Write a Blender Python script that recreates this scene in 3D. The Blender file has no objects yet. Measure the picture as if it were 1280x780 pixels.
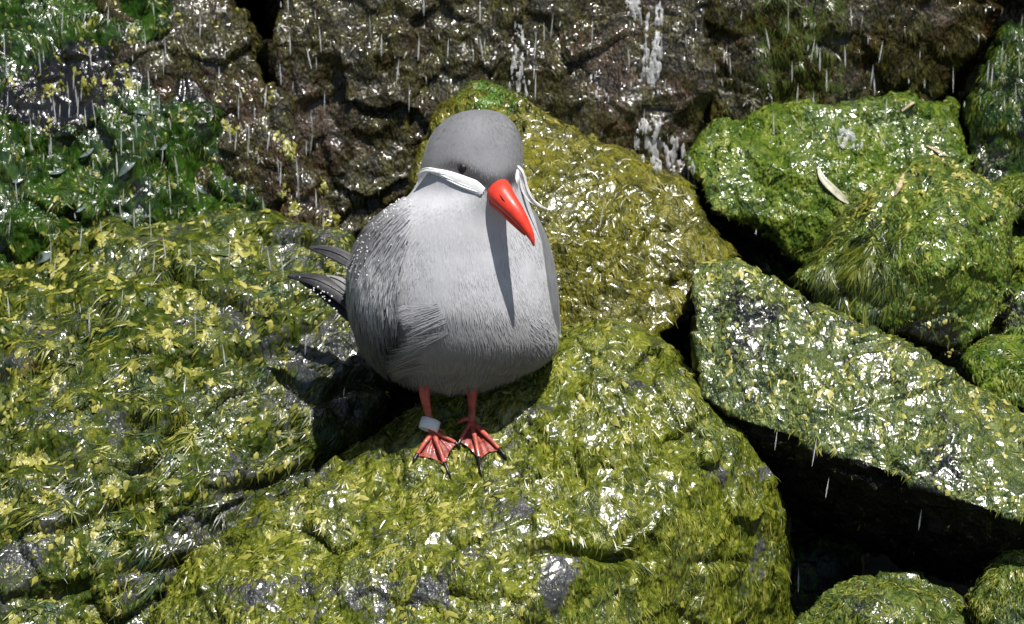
import bpy, bmesh, math, random
import numpy as np
from mathutils import Vector
from mathutils.bvhtree import BVHTree

random.seed(7)
RNG = np.random.default_rng(7)
SC = bpy.context.scene
COL = SC.collection

# ------------------------------------------------------------------ camera, sky, sun
S = 0.00042                     # metres per unit of the layout grid at the bird
DIST = 3.6
PITCH = math.radians(22)
RGT = np.array([1.0, 0.0, 0.0])
FWD = np.array([0.0, -math.cos(PITCH), math.sin(PITCH)])      # from the bird towards the camera
UPV = np.array([0.0, math.sin(PITCH), math.cos(PITCH)])
CAMPOS = FWD * DIST
cam_d = bpy.data.cameras.new('camera')
cam = bpy.data.objects.new('camera', cam_d)
COL.objects.link(cam)
cam.location = Vector(CAMPOS)
cam.rotation_euler = (math.pi / 2 - PITCH, 0, 0)
cam_d.sensor_width = 36
cam_d.lens = 36 * DIST / (1280 * S)
cam_d.clip_start = 0.05
cam_d.clip_end = 500
cam_d.dof.use_dof = True
cam_d.dof.focus_distance = DIST - 90 * S
cam_d.dof.aperture_fstop = 18
SC.camera = cam

SUN = 0.20 * RGT + 0.80 * UPV + 0.62 * FWD
SUN /= np.linalg.norm(SUN)
sun_d = bpy.data.lights.new('sun', 'SUN')
sun_d.energy = 5.0
sun_d.angle = math.radians(0.5)
sun_d.color = (1.0, 0.965, 0.91)
sun = bpy.data.objects.new('sun', sun_d)
COL.objects.link(sun)
sun.location = (0.6, -1.5, 4)
sun.rotation_euler = Vector(SUN).to_track_quat('Z', 'Y').to_euler()

W = bpy.data.worlds.new('World')
SC.world = W
W.use_nodes = True
wn = W.node_tree.nodes
sky = wn.new('ShaderNodeTexSky')
sky.sky_type = 'NISHITA'
sky.sun_disc = False
sky.sun_elevation = math.asin(SUN[2])
sky.sun_rotation = math.atan2(SUN[0], SUN[1])
W.node_tree.links.new(sky.outputs[0], wn['Background'].inputs[0])
wn['Background'].inputs[1].default_value = 0.05
SC.view_settings.view_transform = 'Standard'
SC.view_settings.look = 'None'
SC.view_settings.exposure = 0.45
SC.view_settings.gamma = 1.0
SC.cycles.use_denoising = True
SC.cycles.max_bounces = 8
SC.cycles.transparent_max_bounces = 8
SC.cycles.sample_clamp_indirect = 6


# ------------------------------------------------------------------ layout grid -> world
def PW(a):
    """(n,3) grid points (x right, y down, depth towards the viewer), metres in the world"""
    a = np.asarray(a, float).reshape(-1, 3)
    k = (1 - a[:, 2] * S / DIST)[:, None]
    return S * ((a[:, :1] - 640) * k * RGT + (390 - a[:, 1:2]) * k * UPV + a[:, 2:3] * FWD)


def to_grid(p):
    w = p @ FWD / S
    k = 1 - w * S / DIST
    return np.stack([p @ RGT / S / k + 640, 390 - p @ UPV / S / k, w], 1)


def P1(x, y, w):
    return PW([[x, y, w]])[0]


# ------------------------------------------------------------------ noise
_pr = np.random.default_rng(3)
_PERM = _pr.permutation(256)
_PERM = np.concatenate([_PERM, _PERM, _PERM])
_G = _pr.normal(size=(256, 3))
_G /= np.linalg.norm(_G, axis=1)[:, None]


def perlin(p):
    i = np.floor(p).astype(np.int64)
    f = p - i
    u = f * f * f * (f * (f * 6 - 15) + 10)
    i &= 255
    out = np.zeros(len(p))
    for dx in (0, 1):
        for dy in (0, 1):
            for dz in (0, 1):
                h = _PERM[_PERM[_PERM[i[:, 0] + dx] + i[:, 1] + dy & 255] + i[:, 2] + dz & 255]
                g = _G[h]
                d = (g * (f - [dx, dy, dz])).sum(1)
                wt = (u[:, 0] if dx else 1 - u[:, 0]) * (u[:, 1] if dy else 1 - u[:, 1]) * (u[:, 2] if dz else 1 - u[:, 2])
                out += wt * d
    return out * 1.6


def noise(p, wl, seed=0.0):
    return perlin(p / (wl * S) + seed * 17.31 + 40)


def fbm(p, wl, seed=0.0, octs=3):
    a = 1.0
    o = 0
    for k in range(octs):
        o = o + a * noise(p, wl / 2 ** k, seed + k * 1.7)
        a *= 0.5
    return o


def facets(p, wl, seed=0.0):
    """chipped stone: each cell of a jittered lattice is cut by its own tilted plane"""
    q = p / (wl * S) + seed * 7.77 + 60
    i = np.floor(q).astype(np.int64)
    best = np.full(len(p), 9.0)
    out = np.zeros(len(p))
    for dx in (-1, 0, 1):
        for dy in (-1, 0, 1):
            for dz in (-1, 0, 1):
                c = i + [dx, dy, dz]
                cc = c & 255
                h = _PERM[_PERM[_PERM[cc[:, 0]] + cc[:, 1] & 255] + cc[:, 2] & 255]
                fp = c + 0.5 + 0.45 * _G[h]
                r = q - fp
                d = (r * r).sum(1)
                m = d < best
                best = np.where(m, d, best)
                out = np.where(m, (r * _G[(h * 7 + 31) & 255]).sum(1) + 0.25 * _G[(h * 3 + 5) & 255][:, 0], out)
    return out


def sstep(a, b, x):
    t = np.clip((x - a) / (b - a), 0, 1)
    return t * t * (3 - 2 * t)


# ------------------------------------------------------------------ object helpers
def props(o, label=None, category=None, group=None, kind=None):
    if label: o['label'] = label
    if category: o['category'] = category
    if group: o['group'] = group
    if kind: o['kind'] = kind
    return o


def mesh_np(name, verts, faces, mat, parent=None, smooth=True, attrs=None, origin=None):
    """link one mesh object from arrays; faces (m,k) array or list of tuples"""
    verts = np.asarray(verts, float)
    if origin is None:
        origin = np.zeros(3)
    v = verts - origin
    me = bpy.data.meshes.new(name)
    if isinstance(faces, np.ndarray):
        m, k = faces.shape
        me.vertices.add(len(v))
        me.vertices.foreach_set('co', v.astype(np.float32).ravel())
        me.loops.add(m * k)
        me.loops.foreach_set('vertex_index', faces.astype(np.int32).ravel())
        me.polygons.add(m)
        me.polygons.foreach_set('loop_start', np.arange(0, m * k, k, dtype=np.int32))
        me.update(calc_edges=True)
    else:
        me.from_pydata([tuple(q) for q in v], [], faces)
        me.update()
    me.polygons.foreach_set('use_smooth', np.full(len(me.polygons), smooth))
    for an, av in (attrs or {}).items():
        if av.ndim == 1:
            at = me.attributes.new(an, 'FLOAT', 'POINT')
            at.data.foreach_set('value', av.astype(np.float32))
        else:
            at = me.attributes.new(an, 'FLOAT_COLOR', 'POINT')
            c = np.ones((len(av), 4), np.float32)
            c[:, :3] = av
            at.data.foreach_set('color', c.ravel())
    if mat:
        me.materials.append(mat)
    o = bpy.data.objects.new(name, me)
    COL.objects.link(o)
    o.location = Vector(origin)
    if parent:
        o.parent = parent
        o.location = Vector(origin) - parent_origin(parent)
    return o


def parent_origin(p):
    v = Vector(p.location)
    while p.parent:
        p = p.parent
        v += p.location
    return v


def empty(name, loc):
    o = bpy.data.objects.new(name, None)
    COL.objects.link(o)
    o.location = Vector(loc)
    o.empty_display_size = 0.02
    return o


# ------------------------------------------------------------------ materials
def new_mat(name):
    m = bpy.data.materials.new(name)
    m.use_nodes = True
    return m, m.node_tree.nodes, m.node_tree.links, m.node_tree.nodes['Principled BSDF']


def ramp(N, L, fac, stops):
    r = N.new('ShaderNodeValToRGB')
    e = r.color_ramp.elements
    while len(e) < len(stops):
        e.new(0.5)
    for q, (pos, c) in zip(e, stops):
        q.position = pos
        q.color = (*c, 1)
    L.new(fac, r.inputs[0])
    return r.outputs[0]


def tex(N, L, wl, detail=3, rough=0.55, vec=None, dist=0.0):
    t = N.new('ShaderNodeTexNoise')
    t.inputs['Scale'].default_value = 1 / (wl * S)
    t.inputs['Detail'].default_value = detail
    t.inputs['Roughness'].default_value = rough
    t.inputs['Distortion'].default_value = dist
    L.new(vec, t.inputs['Vector'])
    return t.outputs['Fac']


def wet_rock_mat(name, stone, algae, rough=0.3, coat=0.9, bump=1.0, wl=5.0, coat_rough=0.16, film=1.0):
    m, N, L, b = new_mat(name)
    tc = N.new('ShaderNodeTexCoord').outputs['Object']
    mp = N.new('ShaderNodeMapping')
    mp.inputs['Scale'].default_value = (1, 1, 0.42)
    L.new(tc, mp.inputs[0])
    fl = mp.outputs[0]
    st = ramp(N, L, tex(N, L, 30, 5, 0.6, tc), [(0.3, stone[0]), (0.5, stone[1]), (0.7, stone[2])])
    al = ramp(N, L, tex(N, L, 20, 7, 0.68, fl, 0.8), [(0.28, algae[0]), (0.45, algae[1]), (0.58, algae[2]), (0.74, algae[3])])
    at = N.new('ShaderNodeAttribute')
    at.attribute_name = 'algae'
    ov = N.new('ShaderNodeMath')
    ov.operation = 'MULTIPLY_ADD'
    L.new(tex(N, L, 9, 3, 0.6, tc), ov.inputs[0])
    ov.inputs[1].default_value = 1.6
    L.new(at.outputs['Fac'], ov.inputs[2])
    mr = N.new('ShaderNodeMapRange')
    mr.inputs[1].default_value = 0.95
    mr.inputs[2].default_value = 1.25
    L.new(ov.outputs[0], mr.inputs[0])
    mx = N.new('ShaderNodeMix')
    mx.data_type = 'RGBA'
    L.new(mr.outputs[0], mx.inputs[0])
    L.new(st, mx.inputs[6])
    L.new(al, mx.inputs[7])
    L.new(mx.outputs[2], b.inputs['Base Color'])
    b.inputs['Roughness'].default_value = rough
    h1 = tex(N, L, wl * 2.0, 3, 0.6, fl)
    h2 = tex(N, L, wl, 1, 0.5, fl)
    ad = N.new('ShaderNodeMath')
    ad.operation = 'MULTIPLY_ADD'
    L.new(h1, ad.inputs[0])
    ad.inputs[1].default_value = 1.8
    L.new(h2, ad.inputs[2])
    bp = N.new('ShaderNodeBump')
    bp.inputs['Strength'].default_value = 1.0
    bp.inputs['Distance'].default_value = 2.2 * S * bump
    L.new(ad.outputs[0], bp.inputs['Height'])
    L.new(bp.outputs[0], b.inputs['Normal'])
    wa = N.new('ShaderNodeAttribute')
    wa.attribute_name = 'wet'
    wm = N.new('ShaderNodeMath')
    wm.operation = 'MULTIPLY'
    wm.inputs[1].default_value = coat
    L.new(wa.outputs['Fac'], wm.inputs[0])
    L.new(wm.outputs[0], b.inputs['Coat Weight'])
    ws = N.new('ShaderNodeMath')
    ws.operation = 'MULTIPLY'
    ws.inputs[1].default_value = 0.4
    L.new(wa.outputs['Fac'], ws.inputs[0])
    L.new(ws.outputs[0], b.inputs['Specular IOR Level'])
    b.inputs['Coat Roughness'].default_value = coat_rough
    b.inputs['Coat IOR'].default_value = 1.5
    bp2 = N.new('ShaderNodeBump')
    bp2.inputs['Strength'].default_value = 1.0
    bp2.inputs['Distance'].default_value = 0.9 * S * film
    L.new(h2, bp2.inputs['Height'])
    L.new(bp2.outputs[0], b.inputs['Coat Normal'])
    return m


def algae_mat(name, rough=0.4, coat=0.3, transl=0.25):
    m, N, L, b = new_mat(name)
    at = N.new('ShaderNodeAttribute')
    at.attribute_name = 'col'
    L.new(at.outputs['Color'], b.inputs['Base Color'])
    b.inputs['Roughness'].default_value = rough
    b.inputs['Coat Weight'].default_value = coat
    b.inputs['Coat Roughness'].default_value = 0.2
    b.inputs['Coat IOR'].default_value = 1.5
    tc = N.new('ShaderNodeTexCoord').outputs['Object']
    bp = N.new('ShaderNodeBump')
    bp.inputs['Distance'].default_value = 0.6 * S
    L.new(tex(N, L, 4, 2, 0.5, tc), bp.inputs['Height'])
    L.new(bp.outputs[0], b.inputs['Normal'])
    tr = N.new('ShaderNodeBsdfTranslucent')
    L.new(at.outputs['Color'], tr.inputs[0])
    mix = N.new('ShaderNodeMixShader')
    mix.inputs[0].default_value = transl
    out = N['Material Output']
    L.new(b.outputs[0], mix.inputs[1])
    L.new(tr.outputs[0], mix.inputs[2])
    L.new(mix.outputs[0], out.inputs[0])
    return m


def plain_mat(name, color, rough=0.5, var=0.15, wl=8, bump=0.4, coat=0.0, spec=0.5):
    m, N, L, b = new_mat(name)
    tc = N.new('ShaderNodeTexCoord').outputs['Object']
    n = tex(N, L, wl, 4, 0.6, tc)
    c = np.array(color)
    o = ramp(N, L, n, [(0.3, tuple(c * (1 - var))), (0.7, tuple(np.minimum(c * (1 + var), 1)))])
    L.new(o, b.inputs['Base Color'])
    b.inputs['Roughness'].default_value = rough
    b.inputs['Specular IOR Level'].default_value = spec
    b.inputs['Coat Weight'].default_value = coat
    b.inputs['Coat Roughness'].default_value = 0.1
    bp = N.new('ShaderNodeBump')
    bp.inputs['Distance'].default_value = bump * S
    L.new(n, bp.inputs['Height'])
    L.new(bp.outputs[0], b.inputs['Normal'])
    return m


def water_mat(name, rough=0.03, trans=1.0, col=(1, 1, 1)):
    m, N, L, b = new_mat(name)
    b.inputs['Base Color'].default_value = (*col, 1)
    b.inputs['Transmission Weight'].default_value = trans
    b.inputs['IOR'].default_value = 1.33
    b.inputs['Roughness'].default_value = rough
    tc = N.new('ShaderNodeTexCoord').outputs['Object']
    bp = N.new('ShaderNodeBump')
    bp.inputs['Distance'].default_value = 1.0 * S
    L.new(tex(N, L, 7, 2, 0.5, tc), bp.inputs['Height'])
    L.new(bp.outputs[0], b.inputs['Normal'])
    return m


# ------------------------------------------------------------------ rocks
OLIVE = [(0.010, 0.016, 0.003), (0.055, 0.073, 0.006), (0.140, 0.158, 0.015), (0.32, 0.315, 0.06)]
GREEN = [(0.012, 0.028, 0.005), (0.050, 0.092, 0.010), (0.125, 0.175, 0.020), (0.26, 0.29, 0.07)]
GOLD = [(0.020, 0.021, 0.004), (0.070, 0.072, 0.007), (0.145, 0.138, 0.013), (0.25, 0.225, 0.03)]
SLABC = [(0.012, 0.024, 0.006), (0.045, 0.072, 0.015), (0.115, 0.150, 0.030), (0.27, 0.29, 0.085)]
DKOL = [(0.006, 0.012, 0.003), (0.024, 0.040, 0.006), (0.065, 0.085, 0.008), (0.19, 0.19, 0.022)]
DEEP = [(0.004, 0.012, 0.002), (0.011, 0.032, 0.003), (0.028, 0.066, 0.006), (0.08, 0.12, 0.012)]
MUD = [(0.007, 0.006, 0.002), (0.018, 0.015, 0.004), (0.040, 0.036, 0.006), (0.085, 0.085, 0.014)]
GREY = [(0.018, 0.019, 0.018), (0.048, 0.049, 0.047), (0.085, 0.086, 0.084)]
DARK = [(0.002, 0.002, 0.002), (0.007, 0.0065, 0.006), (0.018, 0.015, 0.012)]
BROWN = [(0.008, 0.005, 0.002), (0.030, 0.017, 0.006), (0.066, 0.036, 0.011)]

M_left = wet_rock_mat('wet_stone_olive', GREY, DKOL, 0.35, 0.8, 1.6, 6)
M_perch = wet_rock_mat('wet_stone_green', GREY, OLIVE, 0.3, 1.0, 2.0, 5.5, 0.22, 0.75)
M_gold = wet_rock_mat('wet_stone_gold', DARK, GOLD, 0.3, 1.0, 1.8, 4.8, 0.19, 0.9)
M_slab = wet_rock_mat('wet_stone_slab', DARK, SLABC, 0.3, 1.0, 2.2, 4.6, 0.2, 0.85)
M_green = wet_rock_mat('wet_stone_leafgreen', DARK, GREEN, 0.3, 1.0, 2.2, 4.4, 0.14, 1.3)
M_pool = wet_rock_mat('wet_stone_pool', DARK, DEEP, 0.25, 1.0, 1.0, 6)
M_brown = wet_rock_mat('wet_stone_brown', BROWN, MUD, 0.55, 1.0, 1.8, 4.2, 0.09, 2.6)
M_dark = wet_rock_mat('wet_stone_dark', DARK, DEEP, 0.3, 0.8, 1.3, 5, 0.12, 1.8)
A_mat = algae_mat('algae_wet')
A_matte = algae_mat('algae_leafy', 0.45, 0.3, 0.3)

ROCKS = []       # (object, verts, tris, normals, algae attribute)


def remeshed(hulls, voxel, smooth):
    bm = bmesh.new()
    for h in hulls:
        vs = [bm.verts.new(tuple(q)) for q in PW(h)]
        r = bmesh.ops.convex_hull(bm, input=vs)
        junk = [g for g in r['geom_interior'] + r['geom_unused'] if isinstance(g, bmesh.types.BMVert)]
        bmesh.ops.delete(bm, geom=list(set(junk)), context='VERTS')
    bmesh.ops.recalc_face_normals(bm, faces=bm.faces)
    me = bpy.data.meshes.new('tmp')
    bm.to_mesh(me)
    bm.free()
    o = bpy.data.objects.new('tmp', me)
    COL.objects.link(o)
    r = o.modifiers.new('r', 'REMESH')
    r.mode = 'VOXEL'
    r.voxel_size = voxel * S
    s = o.modifiers.new('s', 'SMOOTH')
    s.factor = 0.5
    s.iterations = smooth
    dg = bpy.context.evaluated_depsgraph_get()
    ev = o.evaluated_get(dg)
    m2 = bpy.data.meshes.new_from_object(ev)
    bpy.data.objects.remove(o)
    bpy.data.meshes.remove(me)
    n = len(m2.vertices)
    v = np.empty(n * 3, np.float32)
    m2.vertices.foreach_get('co', v)
    nr = np.empty(n * 3, np.float32)
    m2.vertex_normals.foreach_get('vector', nr)
    nl = len(m2.loops)
    li = np.empty(nl, np.int32)
    m2.loops.foreach_get('vertex_index', li)
    tot = np.empty(len(m2.polygons), np.int32)
    m2.polygons.foreach_get('loop_total', tot)
    bpy.data.meshes.remove(m2)
    assert (tot == 4).all()
    return v.reshape(-1, 3).astype(float), nr.reshape(-1, 3).astype(float), li.reshape(-1, 4)


def vnormals(v, f):
    n = np.zeros_like(v)
    fn = np.cross(v[f[:, 2]] - v[f[:, 0]], v[f[:, 3]] - v[f[:, 1]])
    for k in range(4):
        np.add.at(n, f[:, k], fn)
    return n / (np.linalg.norm(n, axis=1)[:, None] + 1e-12)


def rock(name, label, mat, hulls, seed, voxel=3.4, smooth=14, amp=(9, 5, 2.2), cover=0.5, edit=None, extra=None, strat=0.0, wetness=1.0, calm=0.15):
    v, n, f = remeshed(hulls, voxel, smooth)
    big = fbm(v, 110, seed, 2) * amp[0]
    rid = (1 - 2 * np.abs(noise(v, 46, seed + 5))) * amp[1]
    sm = fbm(v, 15, seed + 9, 2) * amp[2]
    fac = facets(v + S * 14 * np.stack([noise(v, 40, seed), noise(v, 40, seed + 1), noise(v, 40, seed + 2)], 1), 95, seed) * amp[0] * 1.5 + facets(v, 40, seed + 2) * amp[1] * 1.0
    rid = rid * 0.6 + fac
    if False:
        ph = (v[:, 2] / S + 0.35 * v[:, 0] / S + 14 * noise(v, 90, seed + 3)) / 34
        rid += strat * (np.abs((ph % 1) - 0.5) * 2 - 0.5)
    alg = np.clip(cover + 0.55 * fbm(v, 90, seed + 21, 3) + 0.15 * n[:, 2], 0, 1)
    wet = (0.12 + 0.88 * sstep(-0.30, 0.05, n[:, 2])) * wetness
    wet *= calm + (1 - calm) * sstep(-0.12, 0.38, noise(v, 75, seed + 41) + 0.45 * noise(v, 28, seed + 42))
    alg *= sstep(-0.25, 0.15, n[:, 2])
    tuft = sstep(0.35, 0.75, alg) * np.maximum(fbm(v, 11, seed + 31, 2), -0.2) * 2.0
    d = big + rid + sm * (0.15 + 0.5 * alg) + tuft
    if extra is not None:
        d = d + extra(to_grid(v), v)
    v = v + n * (d * S)[:, None]
    if edit is not None:
        alg = np.clip(edit(to_grid(v), alg), 0, 1)
        wet = np.maximum(wet, wetness * sstep(0.42, 0.15, alg) * sstep(0.0, 0.3, n[:, 2]))
    base = v.mean(0)
    base[2] = v[:, 2].min()
    o = mesh_np(name, v, f, mat, attrs={'algae': alg, 'wet': wet}, origin=base)
    props(o, label, 'rock')
    nn = vnormals(v, f)
    ROCKS.append(o)
    o_data[o.name] = (v, f, nn, alg, base)
    return o


o_data = {}


def back(pts, dw):
    return [(x, y, w + dw) for x, y, w in pts]


# perch boulder under the bird
perch_front = [(640, 455, -165), (700, 412, -125), (750, 400, -105), (790, 408, -95), (816, 468, -70), (872, 500, -60),
               (936, 533, -62), (936, 585, -72), (979, 640, -84), (988, 720, -98), (990, 820, -120), (985, 1000, -170),
               (630, 628, 64), (600, 600, 42), (680, 620, 56), (620, 790, 180), (450, 790, 140), (300, 790, 105), (820, 790, 6), (840, 640, -8), (580, 1000, 220),
               (500, 560, -12), (440, 580, -14), (400, 600, -12), (300, 655, -5), (230, 705, 0), (180, 790, 20), (120, 1000, 60)]
perch_hulls = [perch_front + back([perch_front[k] for k in (0, 1, 3, 4, 6, 8, 11, 20, 21, 24, 27)], -330),
               [(560, 470, -170), (700, 412, -120), (780, 404, -100), (540, 545, -30), (640, 535, -25), (760, 470, -40), (700, 600, 20), (560, 600, 15),
                (560, 600, -250), (760, 600, -250)]]


def perch_extra(g, v):
    x, y, w = g.T
    e = np.zeros(len(g))
    # undercut step to the right of the feet, low on the face
    e -= 20 * np.exp(-((y - (690 + 0.10 * (x - 700) + 6 * noise(v, 60, 2))) / 7) ** 2) * sstep(630, 660, x) * (1 - sstep(770, 830, x)) * sstep(-120, -60, w)
    e -= 8 * np.exp(-((y - (703 + 5 * noise(v, 50, 4))) / 6) ** 2) * sstep(860, 880, x) * (1 - sstep(930, 950, x))
    # smooth bulges in the lower middle
    for cx, cy, r, a in ((540, 700, 60, 13), (440, 740, 50, 11), (650, 625, 40, 8), (690, 740, 40, 9), (800, 500, 70, 8), (330, 720, 40, 8)):
        e += a * np.exp(-((x - cx) ** 2 + (y - cy) ** 2) / (2 * r * r * 0.4)) * (w > -120)
    return e


def perch_cover(g, a):
    x, y, w = g.T
    for cx, cy, rx, ry, k in ((450, 740, 60, 40, 0.55), (690, 735, 18, 58, 0.6), (655, 640, 24, 18, 0.6), (330, 745, 50, 30, 0.5), (535, 745, 42, 35, 0.5), (600, 690, 30, 40, 0.4), (480, 660, 25, 14, 0.4), (800, 520, 26, 14, 0.35), (905, 600, 14, 30, 0.4)):
        a = a - k * np.exp(-(((x - cx) / rx) ** 2 + ((y - cy) / ry) ** 2))
    return a + 0.42 * noise(PW(g), 26, 12.0) + 0.25 * noise(PW(g), 11, 13.0)


R_perch = rock('boulder', 'green algae covered boulder that the grey bird stands on', M_perch, perch_hulls, 1.0, 3.0, 12, (8, 4.5, 2.4), 0.72, perch_cover, perch_extra, calm=0.2)

left_front = [(-160, 380, -300), (0, 345, -320), (60, 320, -330), (130, 292, -330), (210, 274, -335), (300, 264, -340), (385, 282, -310), (432, 306, -280),
              (470, 380, -215), (480, 470, -175), (450, 540, -135), (340, 650, -95), (230, 715, -60), (130, 800, 0), (100, 1000, 60), (-160, 800, 120), (-160, 1000, 140),
              (200, 520, -100), (40, 640, 10), (300, 420, -175), (100, 420, -170)]
def groove_shade(g):  # where algae is darkened and thinned to carry shade beside bird and groove
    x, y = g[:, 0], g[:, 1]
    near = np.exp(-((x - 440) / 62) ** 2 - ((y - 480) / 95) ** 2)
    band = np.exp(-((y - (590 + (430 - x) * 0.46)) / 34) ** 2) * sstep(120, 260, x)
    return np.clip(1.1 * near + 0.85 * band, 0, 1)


def left_extra(g, v):
    x, y, w = g.T
    nz = noise(v, 90, 71)
    e = np.zeros(len(g))
    for y0, k, dep, wd in ((470, -0.16, 15, 9), (560, -0.22, 17, 10), (400, -0.10, 10, 8), (655, -0.26, 16, 10), (730, -0.2, 14, 9), (345, 0.02, 9, 7)):
        c = y - (y0 + k * (x - 100) + 26 * nz)
        e += dep * (0.55 * np.exp(-((c + wd * 1.6) / (wd * 1.5)) ** 2) - np.exp(-(c / wd) ** 2)) * sstep(-0.5, 0.3, noise(v, 130, 72 + y0))
    return e


R_left = rock('boulder', 'broad boulder mottled with yellow algae flakes beside the bird\'s tail', M_left,
              [left_front + back([left_front[k] for k in (0, 2, 5, 7, 9, 11, 14, 16)], -260)], 2.0, 3.4, 14, (12, 7, 3.0), 0.45,
              lambda g, a: a - 0.2 * groove_shade(g) - 0.4 * np.exp(-(((g[:, 0] - 420) / 60) ** 2 + ((g[:, 1] - 470) / 50) ** 2)), left_extra, 7.0)

gold_front = [(592, 112, -300), (640, 130, -290), (720, 166, -280), (790, 202, -270), (860, 242, -260), (890, 275, -255), (913, 322, -240), (880, 345, -215),
              (832, 345, -190), (824, 415, -160), (760, 440, -150), (560, 440, -150), (520, 250, -240), (535, 150, -290), (700, 290, -185), (640, 220, -215)]
R_gold = rock('boulder', 'golden green boulder directly behind the grey bird\'s shoulder', M_gold,
              [gold_front + back([gold_front[k] for k in (0, 3, 6, 9, 11, 12)], -200)], 3.0, 3.4, 12, (8, 6, 2.6), 0.74, None, None, 3.0, calm=0.35)

slab_top = [(862, 332, -140), (890, 326, -145), (930, 334, -145), (1000, 368, -128), (1100, 420, -108), (1200, 470, -92), (1330, 540, -72),
            (868, 420, -90), (882, 496, -60), (930, 528, -46), (1035, 545, -32), (1125, 588, -4), (1180, 613, 14), (1252, 646, 30), (1330, 660, 40), (1050, 450, -76)]
slab_low = [(930, 610, -190), (1060, 655, -165), (1190, 722, -135), (1262, 716, -120), (1330, 730, -110)]
R_slab = rock('boulder', 'long slanting slab boulder with a black overhang below it', M_slab,
              [slab_top + slab_low + [(880, 560, -200), (1330, 735, -260), (880, 350, -260), (1330, 560, -300), (960, 640, -260), (1190, 730, -200)]], 4.0, 3.2, 8, (7, 4.5, 2.4), 0.66,
              lambda g, a: a - 0.45 * np.exp(-(((g[:, 0] - 930) / 60) ** 2 + ((g[:, 1] - 400) / 60) ** 2)) - 0.4 * np.exp(-(((g[:, 0] - 1200) / 60) ** 2 + ((g[:, 1] - 570) / 50) ** 2)), calm=0.85)

up_front = [(868, 196, -400), (900, 156, -410), (950, 139, -415), (1020, 150, -415), (1090, 150, -420), (1150, 136, -425), (1190, 128, -425), (1206, 200, -410), (1212, 270, -390),
            (886, 258, -345), (940, 274, -350), (1000, 288, -340), (1060, 380, -370), (1190, 420, -380), (1060, 230, -350), (960, 210, -350)]
R_up = rock('boulder', 'leaf green boulder with a pale fallen leaf lying on it', M_green,
            [up_front + back([up_front[k] for k in (0, 2, 6, 8, 9, 12, 13)], -180)], 5.0, 3.4, 10, (8, 6, 2.6), 0.68)

rnd_front = [(1118, 224, -270), (1150, 208, -280), (1182, 203, -285), (1226, 222, -280), (1258, 268, -262), (1268, 330, -240), (1256, 400, -220), (1205, 448, -200),
             (1110, 410, -185), (1060, 392, -190), (1000, 348, -205), (1040, 292, -245), (1185, 330, -160), (1180, 262, -190), (1085, 340, -175), (1230, 320, -190)]
R_round = rock('boulder', 'rounded boulder wedged above the slanting slab', M_green,
               [rnd_front + back([rnd_front[k] for k in (1, 4, 6, 8, 10, 11)], -150)], 6.0, 3.2, 14, (7, 6, 2.4), 0.66,
               lambda g, a: a - 0.5 * np.exp(-(((g[:, 0] - 1190) / 40) ** 2 + ((g[:, 1] - 280) / 40) ** 2)) - 0.5 * np.exp(-(((g[:, 0] - 1150) / 60) ** 2 + ((g[:, 1] - 410) / 20) ** 2)), calm=0.4)

rock('small_rock', 'small rock tucked between the rounded boulder and the slab', M_green,
     [[(1202, 446, -190), (1240, 420, -200), (1300, 408, -205), (1360, 430, -200), (1340, 540, -150), (1230, 490, -160), (1280, 450, -150), (1220, 450, -300), (1340, 440, -300), (1300, 540, -280)]],
     7.0, 3.0, 10, (5, 4, 2), 0.6)
rock('small_rock', 'small mossy rock behind the rounded boulder beside the dark wet rock', M_green,
     [[(1238, 232, -330), (1270, 216, -335), (1340, 205, -330), (1340, 290, -290), (1262, 272, -300), (1290, 240, -290), (1250, 240, -420), (1340, 220, -420), (1300, 300, -400)]],
     8.0, 3.0, 8, (4, 4, 2), 0.55)
rock('small_rock', 'narrow mossy rock flanking the rounded boulder above a dark gap', M_green,
     [[(1258, 300, -320), (1290, 290, -310), (1350, 290, -300), (1350, 430, -250), (1250, 425, -260), (1280, 340, -270), (1260, 310, -400), (1350, 300, -400), (1300, 420, -380)]],
     8.5, 3.0, 8, (4, 4, 2), 0.5)
rock('small_rock', 'low mossy rock under the slab\'s black overhang', M_slab,
     [[(975, 800, -60), (1030, 740, -75), (1075, 718, -85), (1140, 722, -80), (1205, 742, -60), (1225, 790, -30), (1100, 770, -10), (1000, 900, 0), (1220, 900, 0), (1000, 800, -200), (1200, 760, -200), (1100, 900, -200)]],
     9.0, 3.0, 10, (5, 4, 2), 0.5)
rock('small_rock', 'blunt mossy rock propping up the end of the slab', M_slab,
     [[(1213, 745, -10), (1240, 694, -30), (1290, 678, -30), (1370, 690, -20), (1370, 800, 40), (1225, 775, 10), (1290, 740, 20), (1230, 720, -160), (1370, 700, -160), (1300, 900, -60), (1230, 900, -40)]],
     10.0, 3.0, 10, (5, 4, 2), 0.62)
rock('small_rock', 'dark wet rock deep inside the hollow below the slab', M_dark,
     [[(960, 690, -200), (1000, 662, -210), (1045, 660, -210), (1080, 690, -200), (1060, 760, -180), (980, 780, -180), (960, 690, -330), (1080, 690, -330), (1020, 860, -260)]],
     11.0, 3.6, 8, (5, 5, 2), 0.1, wetness=0.25)

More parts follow.
